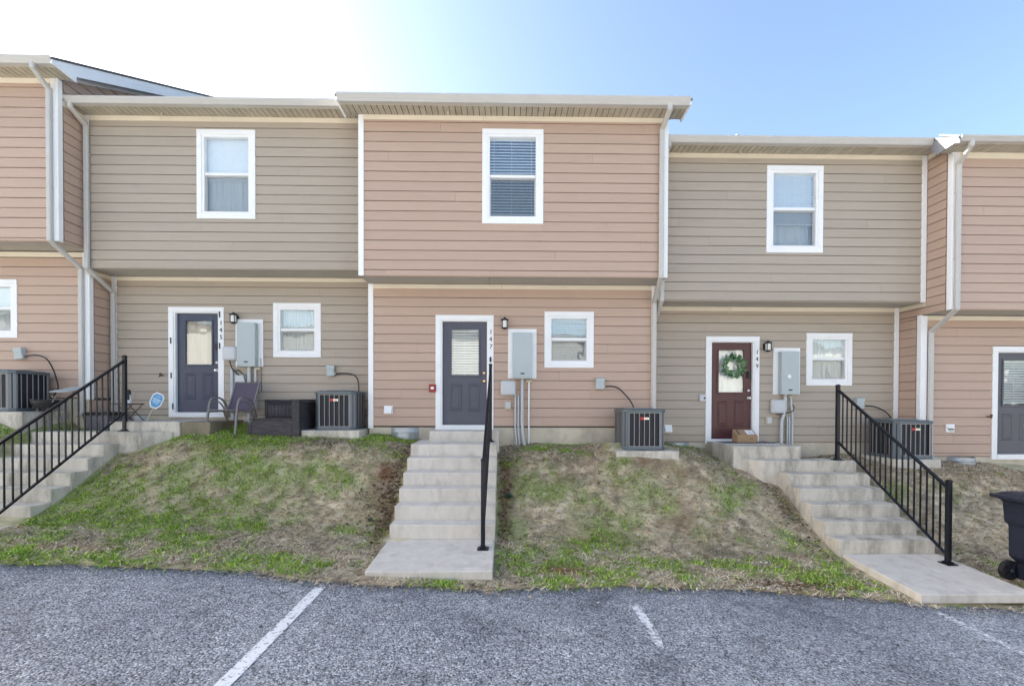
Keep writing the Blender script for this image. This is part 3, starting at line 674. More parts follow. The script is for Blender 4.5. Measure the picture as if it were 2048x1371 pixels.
# ------------------------------------------------------------------ the five houses
def openings(*fs): return lambda h, Y: [f(h, Y) for f in fs]
WIN = lambda x0, x1, z0, z1, k: (lambda h, Y: window(h, x0, x1, z0, z1, Y, k))
DOOR = lambda x0, x1, z0, z1, *a, **kw: (lambda h, Y: door(h, x0, x1, z0, z1, Y, *a, **kw))

hA = house('pink sided house at the far left end with its side wall and gable showing', -19.5, -7.945, 9.0, PINK,  # widened to the left, out of view, to block the low sun
    dict(B=2.138, lf0=4.813, lf1=4.908, ub=4.925, uf0=7.684, uf1=7.775, g1=7.885, zu=7.441, eu=.1762, zl=4.274, el=.1775),
    openings(WIN(-10.19, -9.272, 3.279, 4.385, 'shade')), openings(), ext=(.25, .27), gb=1.7, seed=0, ds=(-7.99, -8.03, -8.035, 1.80))
hB = house('beige sided house numbered 145 with a navy door', -7.915, -2.632, 9.5, BEIGE,
    dict(B=1.804, lf0=4.506, lf1=4.586, ub=4.59, uf0=7.347, uf1=7.438, g1=7.535, zu=7.240, eu=.178, zl=4.395, el=.1762),
    openings(DOOR(-6.792, -5.682, 1.761, 3.983, NAVY, 'film', 'keypad', STEEL, '145', plates=True), WIN(-4.693, -3.736, 2.978, 4.075, 'curtain')),
    openings(WIN(-5.82, -4.724, 5.526, 7.196, 'shade')), gb=1.4, seed=1, ds=(-7.83, -7.83, -7.85, 1.72))
hC = house('pink sided house numbered 147 in the middle with a slate grey door', -2.632, 2.932, 9.0, PINK,
    dict(B=1.605, lf0=4.262, lf1=4.348, ub=4.352, uf0=7.122, uf1=7.208, g1=7.33, zu=6.914, eu=.1756, zl=4.098, el=.1768),
    openings(DOOR(-1.341, -.224, 1.54, 3.758, SLATE, 'blind', None, BRASS, '147'), WIN(.759, 1.714, 2.753, 3.837, 'blind')),
    openings(WIN(-.42, .678, 5.287, 6.978, 'blind_open')), ext=(.23, .23), gb=1.2, seed=2, ds=(2.83, 2.80, 2.875, 1.3))
hD = house('beige sided house numbered 149 with a maroon door', 2.932, 8.13, 9.5, BEIGE,
    dict(B=1.285, lf0=3.964, lf1=4.052, ub=4.048, uf0=6.771, uf1=6.857, g1=6.965, zu=6.671, eu=.1743, zl=3.725, el=.1767),
    openings(DOOR(4.123, 5.229, 1.236, 3.445, MAROON, 'curtain', 'keypad', STEEL, '149'), WIN(6.203, 7.157, 2.446, 3.525, 'curtain')),
    openings(WIN(5.015, 6.109, 4.972, 6.637, 'curtain_blind')), gb=1.0, seed=5, ds=(2.99, 2.985, 3.03, 1.2))
hE = house('pink sided house at the far right end with a dark grey door', 8.165, 13.7, 9.0, PINK,
    dict(B=1.048, lf0=3.712, lf1=3.80, ub=3.812, uf0=6.547, uf1=6.655, g1=6.735, zu=6.388, eu=.1745, zl=3.574, el=.1754),
    openings(DOOR(9.573, 10.688, .987, 3.206, DGREY, 'blind', None, STEEL, '')), openings(), ext=(.25, .25), gb=.7, seed=6, ds=(8.12, 8.21, 8.3, .98))

# side walls that show: the far left house faces +X, the far right house faces -X
XA, XE = -7.941, 8.161
wall_sheet(hA, LAP_SHADE, 'E', XA, 8.4, 8.95, 4.93, 7.9); wall_sheet(hA, LAP_SHADE, 'E', XA, 9.0, 9.55, 2.1, 4.93); wall_sheet(hA, LAP_SHADE, 'E', XA, 8.4, 13.5, 7.6, 7.8)
siding(hA, PINK, 'E', XA, 8.49, 8.905, 4.925, 7.7, 7.441, .1762, seed=4)
siding(hA, PINK, 'E', XA, 9.09, 9.505, 2.138, 4.92, 4.274, .1775, seed=5)
rfA = lambda z: 8.05+(z+.02-7.889)/.5+.03
siding(hA, PINK, 'E', XA, 8.49, 13.2, 7.7, 9.9, 7.441, .1762, seed=6, roof=rfA)
MB().box(XA, XA+.03, 8.368, 8.46, 4.913, 7.775).build('corner_board', WHITE, hA, bevel=.003, seg=1)
MB().box(XA, XA+.03, 8.968, 9.06, 2.108, 4.9).build('corner_board', WHITE, hA, bevel=.003, seg=1)
MB().box(XA-.3, XA-.012, 9.0, 9.5, 1.3, 2.126).build('foundation', FOUND, hA)
wall_sheet(hE, LAP_SHADE, 'W', XE, 8.4, 9.55, 3.812, 6.9); wall_sheet(hE, LAP_SHADE, 'W', XE, 9.0, 9.55, 1.0, 3.812)
siding(hE, PINK, 'W', XE, 8.49, 9.505, 3.812, 7.0, 6.388, .1745, seed=4)
siding(hE, PINK, 'W', XE, 9.09, 9.505, 1.048, 3.80, 3.574, .1754, seed=8)
MB().box(XE-.03, XE, 8.368, 8.46, 3.8, 6.655).build('corner_board', WHITE, hE, bevel=.003, seg=1)
MB().box(XE-.03, XE, 8.968, 9.06, 1.018, 3.81).build('corner_board', WHITE, hE, bevel=.003, seg=1)
# friezes of the beige houses carried along the neighbours' side walls
for y0, y1, z0, z1 in ((8.47, 8.87, 7.35, 7.436), (8.94, 9.47, 4.508, 4.585)): MB().box(XA, XA+.026, y0, y1, z0, z1).build('frieze_board', CREAM_BOUNCE, hB, bevel=.002, seg=1)
for y0, y1, z0, z1 in ((8.47, 8.87, 6.774, 6.855), (8.9, 9.47, 3.966, 4.05)): MB().box(XE-.026, XE, y0, y1, z0, z1).build('frieze_board', CREAM_BOUNCE, hD, bevel=.002, seg=1)

# rake and boxed eave of the far left house
def rake(h, X, sgn, ze, g1, zs, Yu, Yf, length, m=None):
    yr = Yf-.05; k = .5
    f = lambda y: g1+(y-yr)*k
    t = .035; y1 = yr+length
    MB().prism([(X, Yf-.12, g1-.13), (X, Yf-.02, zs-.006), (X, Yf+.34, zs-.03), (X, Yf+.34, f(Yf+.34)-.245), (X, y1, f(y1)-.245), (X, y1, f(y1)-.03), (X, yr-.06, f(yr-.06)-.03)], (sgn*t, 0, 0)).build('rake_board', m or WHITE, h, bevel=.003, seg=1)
    MB().prism([(X-sgn*.26, Yf+.3, f(Yf+.3)-.2), (X-sgn*.26, y1, f(y1)-.2), (X-sgn*.26, y1, f(y1)-.185), (X-sgn*.26, Yf+.3, f(Yf+.3)-.185)], (sgn*.26, 0, 0)).build('rake_soffit', SOFFIT, h)
    MB().prism([(X-sgn*.268, Yf+.36, f(Yf+.36)-.29), (X-sgn*.268, y1, f(y1)-.29), (X-sgn*.268, y1, f(y1)-.2), (X-sgn*.268, Yf+.36, f(Yf+.36)-.2)], (sgn*.026, 0, 0)).build('rake_frieze', WHITE, h)
    MB().prism([(X+sgn*.05, yr-.06, f(yr-.06)-.03), (X+sgn*.05, y1, f(y1)-.03), (X+sgn*.05, y1, f(y1)+.012), (X+sgn*.05, yr-.06, f(yr-.06)+.012)], (-sgn*.4, 0, 0)).build('roof_edge', SHINGLE, h)
rake(hA, -7.675, 1, 0, 7.889, 7.775, 8.4, 8.1, 5.6)
rake(hE, 7.915, -1, 0, 6.739, 6.655, 8.4, 8.1, .48, mat('shaded_rake_grey', (.22,.23,.25), .6))  # darker grey paints shade onto this sunlit end board
rake(hC, 3.162, 1, 0, 7.334, 7.208, 8.4, 8.1, 5.6); rake(hC, -2.862, -1, 0, 7.334, 7.208, 8.4, 8.1, 5.6)
# bright metal flashing where the roof of 149 runs into the far right house, and two roof vents of 149
MB().prism([(7.87, 8.36, 6.95), (7.98, 8.1, 6.80), (8.0, 8.4, 6.93)], (0, 0, .008)).build('roof_flashing', WHITE, hD)
for x, y, r_ in ((5.45, 10.9, .05), (6.42, 11.2, .06)):
    zz = 6.97+(y-8.5)*.5
    MB().lathe([(r_, -.05), (r_, .2), (r_*.8, .21)], (x, y, zz), 'z', 12).build('vent_pipe', GALV, hD, smooth=True)

# fittings on the walls
S9, S95 = 9.0-.016, 9.5-.016
for h, x, z, Y in ((hB, -5.43, 3.79, S95), (hC, -.01, 3.63, S9), (hD, 5.35, 3.28, S95)): wall_lamp(h, x, z, Y)
for h, x0, z0, Y, kind in ((hC, .055, 2.54, S9, 'c'), (hB, -5.44, 2.784, S95, 'b'), (hD, 5.512, 2.259, S95, 'd')):
    b0, b1, zb = power_box(h, x0, x0+.55, z0, z0+.955, Y)if False else power_box(h, x0, x0+.55, z0, z0+.955, Y, 0)
    g = float(lawn_z(x0, Y-.1))
    if kind == 'c':
        conduit(h, [(.33, Y-.06, zb), (.33, Y-.06, 1.75), (.34, Y-.07, 1.5), (.37, Y-.1, 1.3), (.4, Y-.12, 1.15)], .03)
        conduit(h, [(.2, Y-.04, 2.24), (.2, Y-.04, 1.6), (.215, Y-.05, 1.4), (.225, Y-.06, 1.15)], .019); conduit(h, [(.258, Y-.04, 2.22), (.258, Y-.04, 1.6), (.272, Y-.05, 1.4), (.285, Y-.06, 1.15)], .019)
        conduit(h, [(.46, Y-.04, 2.47), (.46, Y-.04, 1.2)], .016, WHITE)
        MB().box(.405, .52, Y-.055, Y, 2.465, 2.51).build('pipe_cap', IVORY, h, bevel=.01)
    elif kind == 'b':
        conduit(h, [(-5.15, Y-.06, zb), (-5.15, Y-.06, 1.4)], .035); conduit(h, [(-5.03, Y-.05, zb-.02), (-5.03, Y-.05, 2.3), (-5.03, Y-.05, 1.9)], .022)
        conduit(h, [(-5.5, Y-.05, 2.75), (-5.5, Y-.05, 1.95), (-5.44, Y-.07, 1.5)], .03); conduit(h, [(-5.44, Y-.04, 2.68), (-5.44, Y-.04, 2.2)], .012)
        conduit(h, [(-5.54, Y-.07, 2.9), (-5.48, Y-.08, 2.74), (-5.38, Y-.09, 2.64), (-5.34, Y-.1, 2.61)], .010, BLACK); conduit(h, [(-5.45, Y-.04, 2.68), (-5.36, Y-.06, 2.72), (-5.26, Y-.06, 2.62), (-5.22, Y-.06, 2.45), (-5.23, Y-.06, 2.36)], .008, BLACK)
        MB().box(-5.04, -4.93, Y-.07, Y-.01, 2.72, 2.76).build('pipe_cap', IVORY, h, bevel=.01)
        conduit(h, [(-4.93, Y-.035, 2.95), (-4.93, Y-.01, 2.3), (-4.95, Y-.01, 2.28), (-5.1, Y-.01, 2.28)], .005, RUST)
        MB().box(-5.44, -5.23, Y-.05, Y, 2.36, 2.62).build('conduit_cover', LGREY, h, bevel=.012)
    else:
        conduit(h, [(5.74, Y-.06, zb), (5.74, Y-.06, 1.95), (5.67, Y-.06, 1.7), (5.66, Y-.07, 1.05)], .032); conduit(h, [(5.87, Y-.05, zb-.02), (5.87, Y-.05, 2.05), (5.9, Y-.05, 1.85), (5.9, Y-.05, 1.05)], .02)
        for x in (5.8, 5.845): conduit(h, [(x, Y-.04, 1.8), (x, Y-.04, 1.05)], .018, GALV)
        conduit(h, [(5.5, Y-.06, 1.9), (5.6, Y-.07, 1.85), (5.78, Y-.08, 1.88), (5.9, Y-.08, 1.93), (5.93, Y-.06, 2.0), (5.9, Y-.05, 2.05)], .009, BLACK)
        MB().box(5.81, 5.92, Y-.07, Y-.01, 2.2, 2.24).build('pipe_cap', IVORY, h, bevel=.01)
        MB().lathe([(.04, -.162), (.036, -.168), (.01, -.17)], (5.76, Y, 2.62), 'y', 12).build('round_sticker', WHITE, h)
phone_box(hC, .06, 2.355, S9); phone_box(hB, -5.53, 3.045, S95); phone_box(hD, 5.595, 2.01, S95)
outlet(hC, .056, 2.02, S9); outlet(hD, 5.43, 1.72, S95)
dryer_vent(hC, -2.243, 1.93, S9); dryer_vent(hD, 3.34, 1.55, S95); dryer_vent(hE, 8.73, 1.6, S9, False)
disconnect(hA, -9.19, 2.98, S9); disconnect(hB, -3.52, 2.71, S95); disconnect(hC, 1.83, 2.45, S9); disconnect(hD, 7.285, 2.085, S95)
well(hC, -1.93, 1.42, 1.59, 9.0); well(hD, 3.52, 1.13, 1.28, 9.5); well(hB, -7.45, 1.68, 1.79, 9.5, .4, .1); well(hE, 8.95, .9, 1.04, 9.0, .5, .25)
spigot(hB, -6.9, 2.6, S95); spigot(hE, 9.48, 1.83, S9)
o = MB().box(-1.465, -1.33, S9-.05, S9, 2.275, 2.425).build('alarm_bell', REDM, hC, bevel=.012)
MB().box(-1.425, -1.37, S9-.056, S9-.049, 2.33, 2.375).build('alarm_lens', WHITE, o)
MB().box(-.30, -.262, S9-.06, S9-.045, 2.855, 2.95).build('door_bell', BLACK, hC, bevel=.01)
o = MB().box(3.98, 4.125, S95-.05, S95+.0, 2.105, 2.255).build('alarm_sounder', LGREY, hD, bevel=.03, seg=3)
MB().lathe([(.02, -.056), (.012, -.06)], (4.08, S95, 2.18), 'y', 10).build('sounder_lens', BLACK, o)

# ------------------------------------------------------------------ houses across the car park (they show in the glass of doors and windows)
def far_house(x0, x1, m, zf):
    h = thing('townhouse_across', 'sunlit tan townhouse across the car park mirrored in the glass', 'townhouse', ((x0+x1)/2, -15, 0), 'townhouses across the car park')
    MB().box(x0, x1, -23, -15, -.5, zf).build('wall', m, h)
    MB().prism([(x0-.2, -14.6, zf), (x0-.2, -19, zf+.6), (x0-.2, -23.4, zf)], (x1-x0+.4, 0, 0)).build('roof', SHINGLE, h)
FARW = mat('pale_beige_siding', (.46,.415,.345), .7, var=.05, scale=1)
for i in range(12): far_house(-38+6.2*i, -32+6.2*i, FARW, 8.1-.2*i)

# ------------------------------------------------------------------ steps
def steps(label, x0, x1, y1, y6, z1, zb, slab, block, land_poly, m, mslab, xs=0.):
    s = thing('concrete_steps', label, 'steps', ((x0+x1)/2, y6, zb), 'concrete steps up the bank')
    tr = (y1-y6)/5; rs = (z1-zb)/6
    for k in range(6):
        y = y1-tr*k; z = z1-rs*k; d = xs*k/5; bot = -.7+min(z1-1.3, 0)
        if k == 0:
            MB().prism([(a, b_, bot) for a, b_ in land_poly], (0, 0, z-bot)).build('landing', m, s, bevel=.012)
        else:
            MB().box(x0+d, x1+d, y, y+tr-.002, bot, z).build('step', m, s, bevel=.012)
    sx0, sx1, sy, sz = slab
    MB().prism([(sx0, sy, sz-.11), (sx0, y6-.002, zb-.11), (sx0, y6-.002, zb), (sx0, sy, sz)], (sx1-sx0, 0, 0)).build('walkway_slab', mslab, s, bevel=.012)
    b0, b1, by0, by1, bz = block
    MB().box(b0, b1, by0, by1, z1-.2, bz).build('door_step', m, s, bevel=.012)
    return s
stC = steps('pale concrete steps climbing to the slate grey door of 147', -1.6, -.135, 7.9, 6.45, 1.366, .178, (-1.615, -.14, 5.36, .125), (-1.372, -.108, 8.45, 8.975, 1.553),
    [(-1.6, 7.9), (-.135, 7.9), (-.135, 8.97), (-1.6, 8.97)], CONC, CONC)
stD = steps('grey stained concrete steps climbing to the maroon door of 149', 4.82, 6.23, 8.1, 6.6, 1.066, -.087, (4.87, 6.26, 5.33, -.15), (4.15, 5.39, 8.35, 9.46, 1.297),
    [(4.3, 8.35), (4.55, 8.1), (6.22, 8.1), (6.22, 8.5), (4.2, 8.5)], CONC_OLD, CONC)
stB = steps('stained concrete steps climbing to the navy door of 145', -8.15, -6.66, 8.1, 6.6, 1.548, .408, (-8.2, -6.66, 5.3, .33), (-7.03, -5.8, 8.35, 9.46, 1.717),
    [(-8.15, 8.1), (-6.3, 8.1), (-5.9, 8.3), (-5.9, 8.5), (-8.15, 8.5)], CONC_OLD, CONC_OLD)
MB().box(-5.797, -5.28, 8.38, 9.46, 1.2, 1.712).build('door_step', mat('mossy_concrete', (.24,.2,.14), .9, var=.2, scale=5, bump=.3, dirt=(.1,.09,.06), dscale=3), stB, bevel=.015)

# ------------------------------------------------------------------ railings
def railing(label, far, near, drop=.09, h=1.01, nb=19):
    (xf, yf, zf0, zf1), (xn, yn, zn0, zn1) = far, near
    r = thing('stair_railing', label, 'railing', (xn, yn, zn0), 'black metal stair railings')
    for (x, y, a, b_) in (far, near):
        m = MB(); m.box(x-.028, x+.028, y-.028, y+.028, a, b_-.012); m.box(x-.034, x+.034, y-.034, y+.034, b_-.014, b_+.004)
        m.box(x-.022, x+.022, y-.022, y+.022, b_+.003, b_+.018)
        m.prism([(x-.075, y-.075, a), (x+.075, y-.075, a), (x+.075, y+.075, a), (x-.075, y+.075, a)], (0, 0, .014)); m.box(x-.045, x+.045, y-.045, y+.045, a+.013, a+.035)
        m.build('post', BLACKM, r, bevel=.005, seg=2)
    top = [(xn, yn+.02, zn1-drop), (xf, yf-.02, zf1-drop)]; bot = [(p[0], p[1], p[2]-h+drop) for p in top]
    MB().sweep(top, rect_prof(.042, .036), (1, 0, 0)).build('top_rail', BLACKM, r, bevel=.006); MB().sweep(bot, rect_prof(.034, .03), (1, 0, 0)).build('bottom_rail', BLACKM, r, bevel=.005)
    for P in (top, bot):
        for x, y, z in P: pass
    me = None
    for i in range(1, nb+1):
        t = i/(nb+1); p = Vector(top[0]).lerp(Vector(top[1]), t); L = h-drop
        if me is None:
            o = MB().box(-.0085, .0085, -.0085, .0085, -1, 0).build('baluster', BLACKM, None); me = o.data; bpy.data.objects.remove(o)
        inst('baluster', me, r, p, (1, 1, L))
    return r
railing('black railing rising from the left edge to the navy door of 145', (-6.757, 8.35, 1.55, 2.88), (-6.72, 6.08, .35, 1.50))
railing('black railing seen end on along the steps to 147', (-.262, 8.38, 1.366, 2.76), (-.284, 6.08, .155, 1.33))
railing('black railing sloping down beside the steps to the maroon door', (5.945, 8.2, 1.066, 2.40), (6.05, 6.22, -.103, 1.03))

# ------------------------------------------------------------------ air conditioners on their pads
def pad(label, x0, x1, y0, y1, z0, z1):
    o = MB().box(x0, x1, y0, y1, z0, z1).build('concrete_pad', CONC_OLD, bevel=.015); tag(o, label, 'pad', 'equipment pads along the wall')
pad('thin concrete pad under the condenser of 147', 1.93, 3.02, 7.98, 8.93, .8, 1.245)
pad('concrete pad under the condenser beside the black timber bench', -3.74, -2.66, 8.5, 9.45, 1.1, 1.56)
pad('concrete pad under the condenser in the corner by the far right house', 7.25, 8.12, 8.5, 9.4, .6, 1.04)
pad('thick rough concrete pad under the condenser of the far left house', -9.5, -8.3, 8.1, 8.93, 1.2, 1.895)

ac = thing('air_conditioner', 'grey condenser with blue grey corner panel below the house numbered 147', 'air conditioner', (0, 0, 0), 'outdoor air conditioners')
w, d, hh = .74, .72, .72; hw, hd = w/2, d/2
def octa(g, z, c=.07): return [(-hw-g+c, -hd-g, z), (hw+g-c, -hd-g, z), (hw+g, -hd-g+c, z), (hw+g, hd+g-c, z), (hw+g-c, hd+g, z), (-hw-g+c, hd+g, z), (-hw-g, hd+g-c, z), (-hw-g, -hd-g+c, z)]
MB().prism(octa(.012, 0), (0, 0, .055)).build('base_pan', ACMETAL, ac, bevel=.008)
tp = MB(); tp.prism(octa(.014, hh-.06), (0, 0, .05)); 
oc = octa(-.02, hh-.01, .08); tp.prism(oc, (0, 0, .012)); tc = tp.build('top_cap', ACMETAL, ac, bevel=.01)
g = MB()
for r_ in (.08, .14, .2, .26): g.tube([(r_*math.cos(a), r_*math.sin(a), hh+.012) for a in np.linspace(0, 2*math.pi, 25)], .004, 5)
g.build('fan_guard', ACBAR, tc)
MB().box(-hw+.03, hw-.03, -hd+.03, hd-.03, .05, hh-.055).build('condenser_coil', COIL, ac)
for sx in (-1, 1):
    for sy in (-1, 1):
        cx, cy = sx*hw, sy*hd; c = .07; t = .012
        P = [(cx-sx*.092, cy), (cx-sx*c, cy), (cx, cy-sy*c), (cx, cy-sy*.1), (cx-sx*t, cy-sy*.1), (cx-sx*t, cy-sy*(c+.005)), (cx-sx*(c+.005), cy-sy*t), (cx-sx*.092, cy-sy*t)]
        MB().prism([(a, b_, .05) for a, b_ in P], (0, 0, hh-.105)).build('corner_post', ACPOST if sx > 0 else ACMETAL, ac)
gb_ = MB().box(-.005, .005, -.005, .005, 0, hh-.11).build('guard_bar', ACBAR, ac); gme = gb_.data; gb_.location = (-.27, -hd+.004, .052)
for k in range(1, 7): inst('guard_bar', gme, ac, (-.27+k*.09, -hd+.004, .052))
for sx in (-1, 1):
    for k in range(5): inst('guard_bar', gme, ac, (sx*(hw-.004), -.2+k*.1, .052))
for z in (.06, hh-.068): MB().box(-.28, .28, -hd-.002, -hd+.012, z-.006, z+.006).build('guard_rail', ACBAR, ac)
bd = MB(); bd.box(-.075, -.01, -hd-.012, -hd-.004, hh-.19, hh-.145); bd.cur = 1; bd.box(-.0095, .075, -hd-.012, -hd-.004, hh-.186, hh-.15); bd.cur = 2; bd.box(0, .06, -hd-.0135, -hd-.0122, hh-.175, hh-.162)
bd.build('badge', [mat('badge_red', (.5,.04,.04), .4), STEEL, DGREY], ac)
AC = {'C': ac}
ac.location = (2.46, 8.5, 1.25); OFF[ac] = Vector(ac.location)
AC['B'] = dup(ac, (-3.17, 9.02, 1.563), 'grey condenser standing between the black timber bench and the white corner board')
AC['D'] = dup(ac, (7.72, 8.96, 1.045), 'grey condenser seen through the black railing in the corner of the far right house')
AC['A'] = dup(ac, (-8.9, 8.52, 1.898), 'grey condenser cut off by the left edge of the photo')
def whip(k, pts):
    o = MB().tube(pts, .012, 8).build('cable_whip', BLACK, AC[k], smooth=True)
    for i in (1, len(pts)-2):
        p = Vector(pts[i]); MB().box(p.x-.014, p.x+.014, p.y-.016, p.y+.016, p.z-.014, p.z+.014).build('cable_clip', IVORY, o)
def arc(p): # smooth the polyline
    q = [Vector(a) for a in p]
    for _ in range(2):
        n = [q[0]]
        for i in range(len(q)-1): n += [q[i].lerp(q[i+1], .25), q[i].lerp(q[i+1], .75)]
        q = n+[q[-1]]
    return [tuple(a) for a in q]
whip('C', arc([(1.9, 8.93, 2.39), (2.14, 8.9, 2.40), (2.3, 8.88, 2.25), (2.42, 8.86, 2.1), (2.48, 8.84, 1.95)]))
whip('B', arc([(-3.45, 9.43, 2.65), (-3.2, 9.42, 2.66), (-3.02, 9.41, 2.62), (-2.95, 9.4, 2.5), (-2.94, 9.38, 2.24)]))
whip('D', arc([(7.36, 9.43, 2.03), (7.56, 9.42, 2.03), (7.74, 9.4, 1.96), (7.88, 9.38, 1.84), (7.92, 9.36, 1.7)]))
whip('A', arc([(-9.12, 8.92, 2.91), (-8.88, 8.9, 2.96), (-8.64, 8.88, 2.90), (-8.5, 8.86, 2.7), (-8.4, 8.84, 2.45), (-8.36, 8.82, 2.3), (-8.45, 8.8, 2.15)]))

# ------------------------------------------------------------------ things by the doors
# sling chair
ch = thing('patio_chair', 'purple sling patio chair with curved grey arms under the meter box of 145', 'chair', (0, 0, 0))
def strap(b, pts, wd=.038, th=.022): b.sweep(arc(pts), rect_prof(wd, th), (1, 0, 0))
for s in (-1, 1):
    x = s*.285
    b = MB(); strap(b, [(x+s*.02, -.3, 0), (x, -.24, .35), (x, -.2, .6), (x, -.1, .66), (x, .08, .645), (x, .2, .52), (x, .27, .28)]); b.build('arm', TAUPE, ch)
    b = MB(); strap(b, [(x, -.235, .4), (x, -.2, .53), (x, -.1, .59), (x, .04, .57), (x, .14, .46), (x, .17, .40)], .026, .014); b.build('arm_brace', TAUPE, ch)
    b = MB(); strap(b, [(x-s*.01, .12, .42), (x, .22, .25), (x+s*.015, .34, 0)]); b.build('rear_leg', TAUPE, ch)
    b = MB(); strap(b, [(x-s*.03, -.24, .435), (x-s*.03, .05, .39), (x-s*.03, .2, .42), (x-s*.03, .3, .65), (x-s*.03, .42, .96)], .024, .024); b.build('side_rail', TAUPE, ch)
for y, z, nm in ((-.24, .425, 'front_rail'), (.41, .945, 'top_rail'), (.1, .37, 'seat_rail')): MB().tube([(-.26, y, z), (.26, y, z)], .012, 8).build(nm, TAUPE, ch)
def sheet(pts, x0, x1, th=.006, sag=.02, n=10):
    P = arc(pts); vs = []; fs = []
    for p in P:
        for i in range(n+1):
            u = i/n; sg = sag*math.sin(math.pi*u); vs.append((x0+(x1-x0)*u, p[1]+sg*.5, p[2]-sg*.6))
    for j in range(len(P)-1):
        for i in range(n): a = j*(n+1)+i; fs.append((a, a+1, a+n+2, a+n+1))
    return MB().add(vs, fs)
sheet([(0, -.25, .44), (0, -.1, .425), (0, .05, .40), (0, .17, .41)], -.25, .25).build('seat', SLING, ch, smooth=True)
sheet([(0, .175, .415), (0, .24, .5), (0, .32, .7), (0, .42, .97)], -.25, .25).build('backrest', SLING, ch, smooth=True)
ch.location = (-5.06, 8.68, 1.5); ch.rotation_euler = (0, 0, R(-9))
# black timber bench
be = thing('timber_bench', 'old black timber bench in pieces between the chair and the condenser', 'bench', (-4.1, 8.8, 1.5))
for nm, a in (('front_board', (-4.56, -3.835, 8.42, 8.45, 1.44, 1.75)), ('seat_board', (-4.60, -3.835, 8.41, 8.86, 1.752, 1.776)), ('end_block', (-4.64, -4.565, 8.43, 8.86, 1.44, 1.70)),
    ('back_stile', (-4.525, -4.495, 8.84, 8.88, 1.778, 2.08)), ('back_stile', (-3.885, -3.855, 8.84, 8.88, 1.778, 2.08)), ('side_post', (-3.83, -3.70, 8.40, 8.5, 1.44, 2.1)), ('side_panel', (-3.745, -3.705, 8.502, 9.3, 1.44, 2.08)),
    ('rear_board', (-4.78, -3.75, 9.30, 9.33, 1.5, 2.12)), ('arm_cap', (-3.85, -3.68, 8.39, 9.32, 2.102, 2.125))):
    MB().box(*a).build(nm, DKWOOD, be, bevel=.004, seg=1)
for k in range(9): MB().box(-4.493+k*.0675, -4.493+k*.0675+.064, 8.85, 8.868, 1.79, 2.02).build('slat', DKWOOD, be, bevel=.003, seg=1)
# folding table with an ornament
tb = thing('folding_table', 'low rusty folding table with crossed legs behind the railing post', 'table', (-7.1, 8.85, 1.717))
MB().lathe([(.24, 2.02), (.245, 2.03), (.24, 2.04)], (-7.06, 8.8, 0), 'z', 24).build('table_top', RUST, tb, smooth=True)
for y in (8.68, 8.92):
    for s in (-1, 1): MB().tube([(-7.02-s*.15, y, 1.722), (-7.02+s*.13, y, 2.02)], .009, 6).build('leg', RUST, tb)
MB().tube([(-7.02, 8.68, 1.87), (-7.02, 8.92, 1.87)], .007, 6).build('cross_bar', RUST, tb)
on = thing('ornament', 'small black and white ornament standing on the low folding table', 'ornament', (-7.03, 8.8, 2.04))
MB().lathe([(.035, 2.041), (.045, 2.09), (.03, 2.13), (.026, 2.2)], (-7.03, 8.78, 0), 'z', 14).build('body', WHITE, on, smooth=True)
MB().lathe([(.026, 2.2), (.036, 2.23), (.03, 2.28), (.01, 2.3)], (-7.03, 8.78, 0), 'z', 14).build('head', BLACK, on, smooth=True)
MB().box(-7.06, -7.0, 8.74, 8.765, 2.10, 2.2).build('front_marking', BLACK, on, bevel=.01)
# planter trough
tr_ = thing('planter_trough', 'dark tub with a black rim on the ground by the corner downspouts', 'tub', (-7.8, 9.2, 1.6))
def taper(x0, x1, y0, y1, z0, z1, k): return MB().add([(x0+k, y0+k, z0), (x1-k, y0+k, z0), (x1-k, y1-k, z0), (x0+k, y1-k, z0), (x0, y0, z1), (x1, y0, z1), (x1, y1, z1), (x0, y1, z1)], [(0,3,2,1), (4,5,6,7), (0,1,5,4), (1,2,6,5), (2,3,7,6), (3,0,4,7)])
taper(-8.05, -7.56, 8.95, 9.3, 1.5, 1.82, .03).build('tub', mat('grey_lilac_plastic', (.17,.165,.2), .5, var=.1), tr_, bevel=.02)
MB().box(-8.07, -7.54, 8.93, 9.32, 1.815, 1.87).build('rim', BLACK, tr_, bevel=.01)
# small charcoal grill
gr = thing('charcoal_grill', 'small black grill with a grey side shelf behind the left railing', 'grill', (-8.1, 8.5, 1.6))
MB().lathe([(.03, 1.93), (.16, 1.96), (.21, 2.04), (.215, 2.09), (.2, 2.1), (.19, 2.05), (.12, 1.99)], (-8.22, 8.45, 0), 'z', 20).build('bowl', BLACK, gr, smooth=True)
for k in range(6): MB().tube([(-8.40, 8.33+k*.05, 2.105), (-8.04, 8.33+k*.05, 2.105)], .004, 5).build('grate_bar', STEEL, gr)
MB().add([(-8.02, 8.28, 2.235), (-7.72, 8.28, 2.235), (-7.62, 8.62, 2.33), (-7.92, 8.62, 2.33), (-8.02, 8.28, 2.25), (-7.72, 8.28, 2.25), (-7.62, 8.62, 2.345), (-7.92, 8.62, 2.345)], [(0,3,2,1), (4,5,6,7), (0,1,5,4), (1,2,6,5), (2,3,7,6), (3,0,4,7)]).build('side_shelf', BOXGREY, gr, bevel=.005)
for x, y in ((-8.36, 8.34), (-8.08, 8.34), (-8.36, 8.58), (-8.0, 8.56)): MB().tube([(x, y, 1.5), (x*.6-8.22*.4, y*.6+8.45*.4, 2.0)], .012, 6).build('leg', TAUPE, gr)
for y in (8.32, 8.58): MB().tube([(-8.0, y, 2.06), (-7.86, y, 2.26)], .01, 6).build('shelf_bracket', TAUPE, gr)
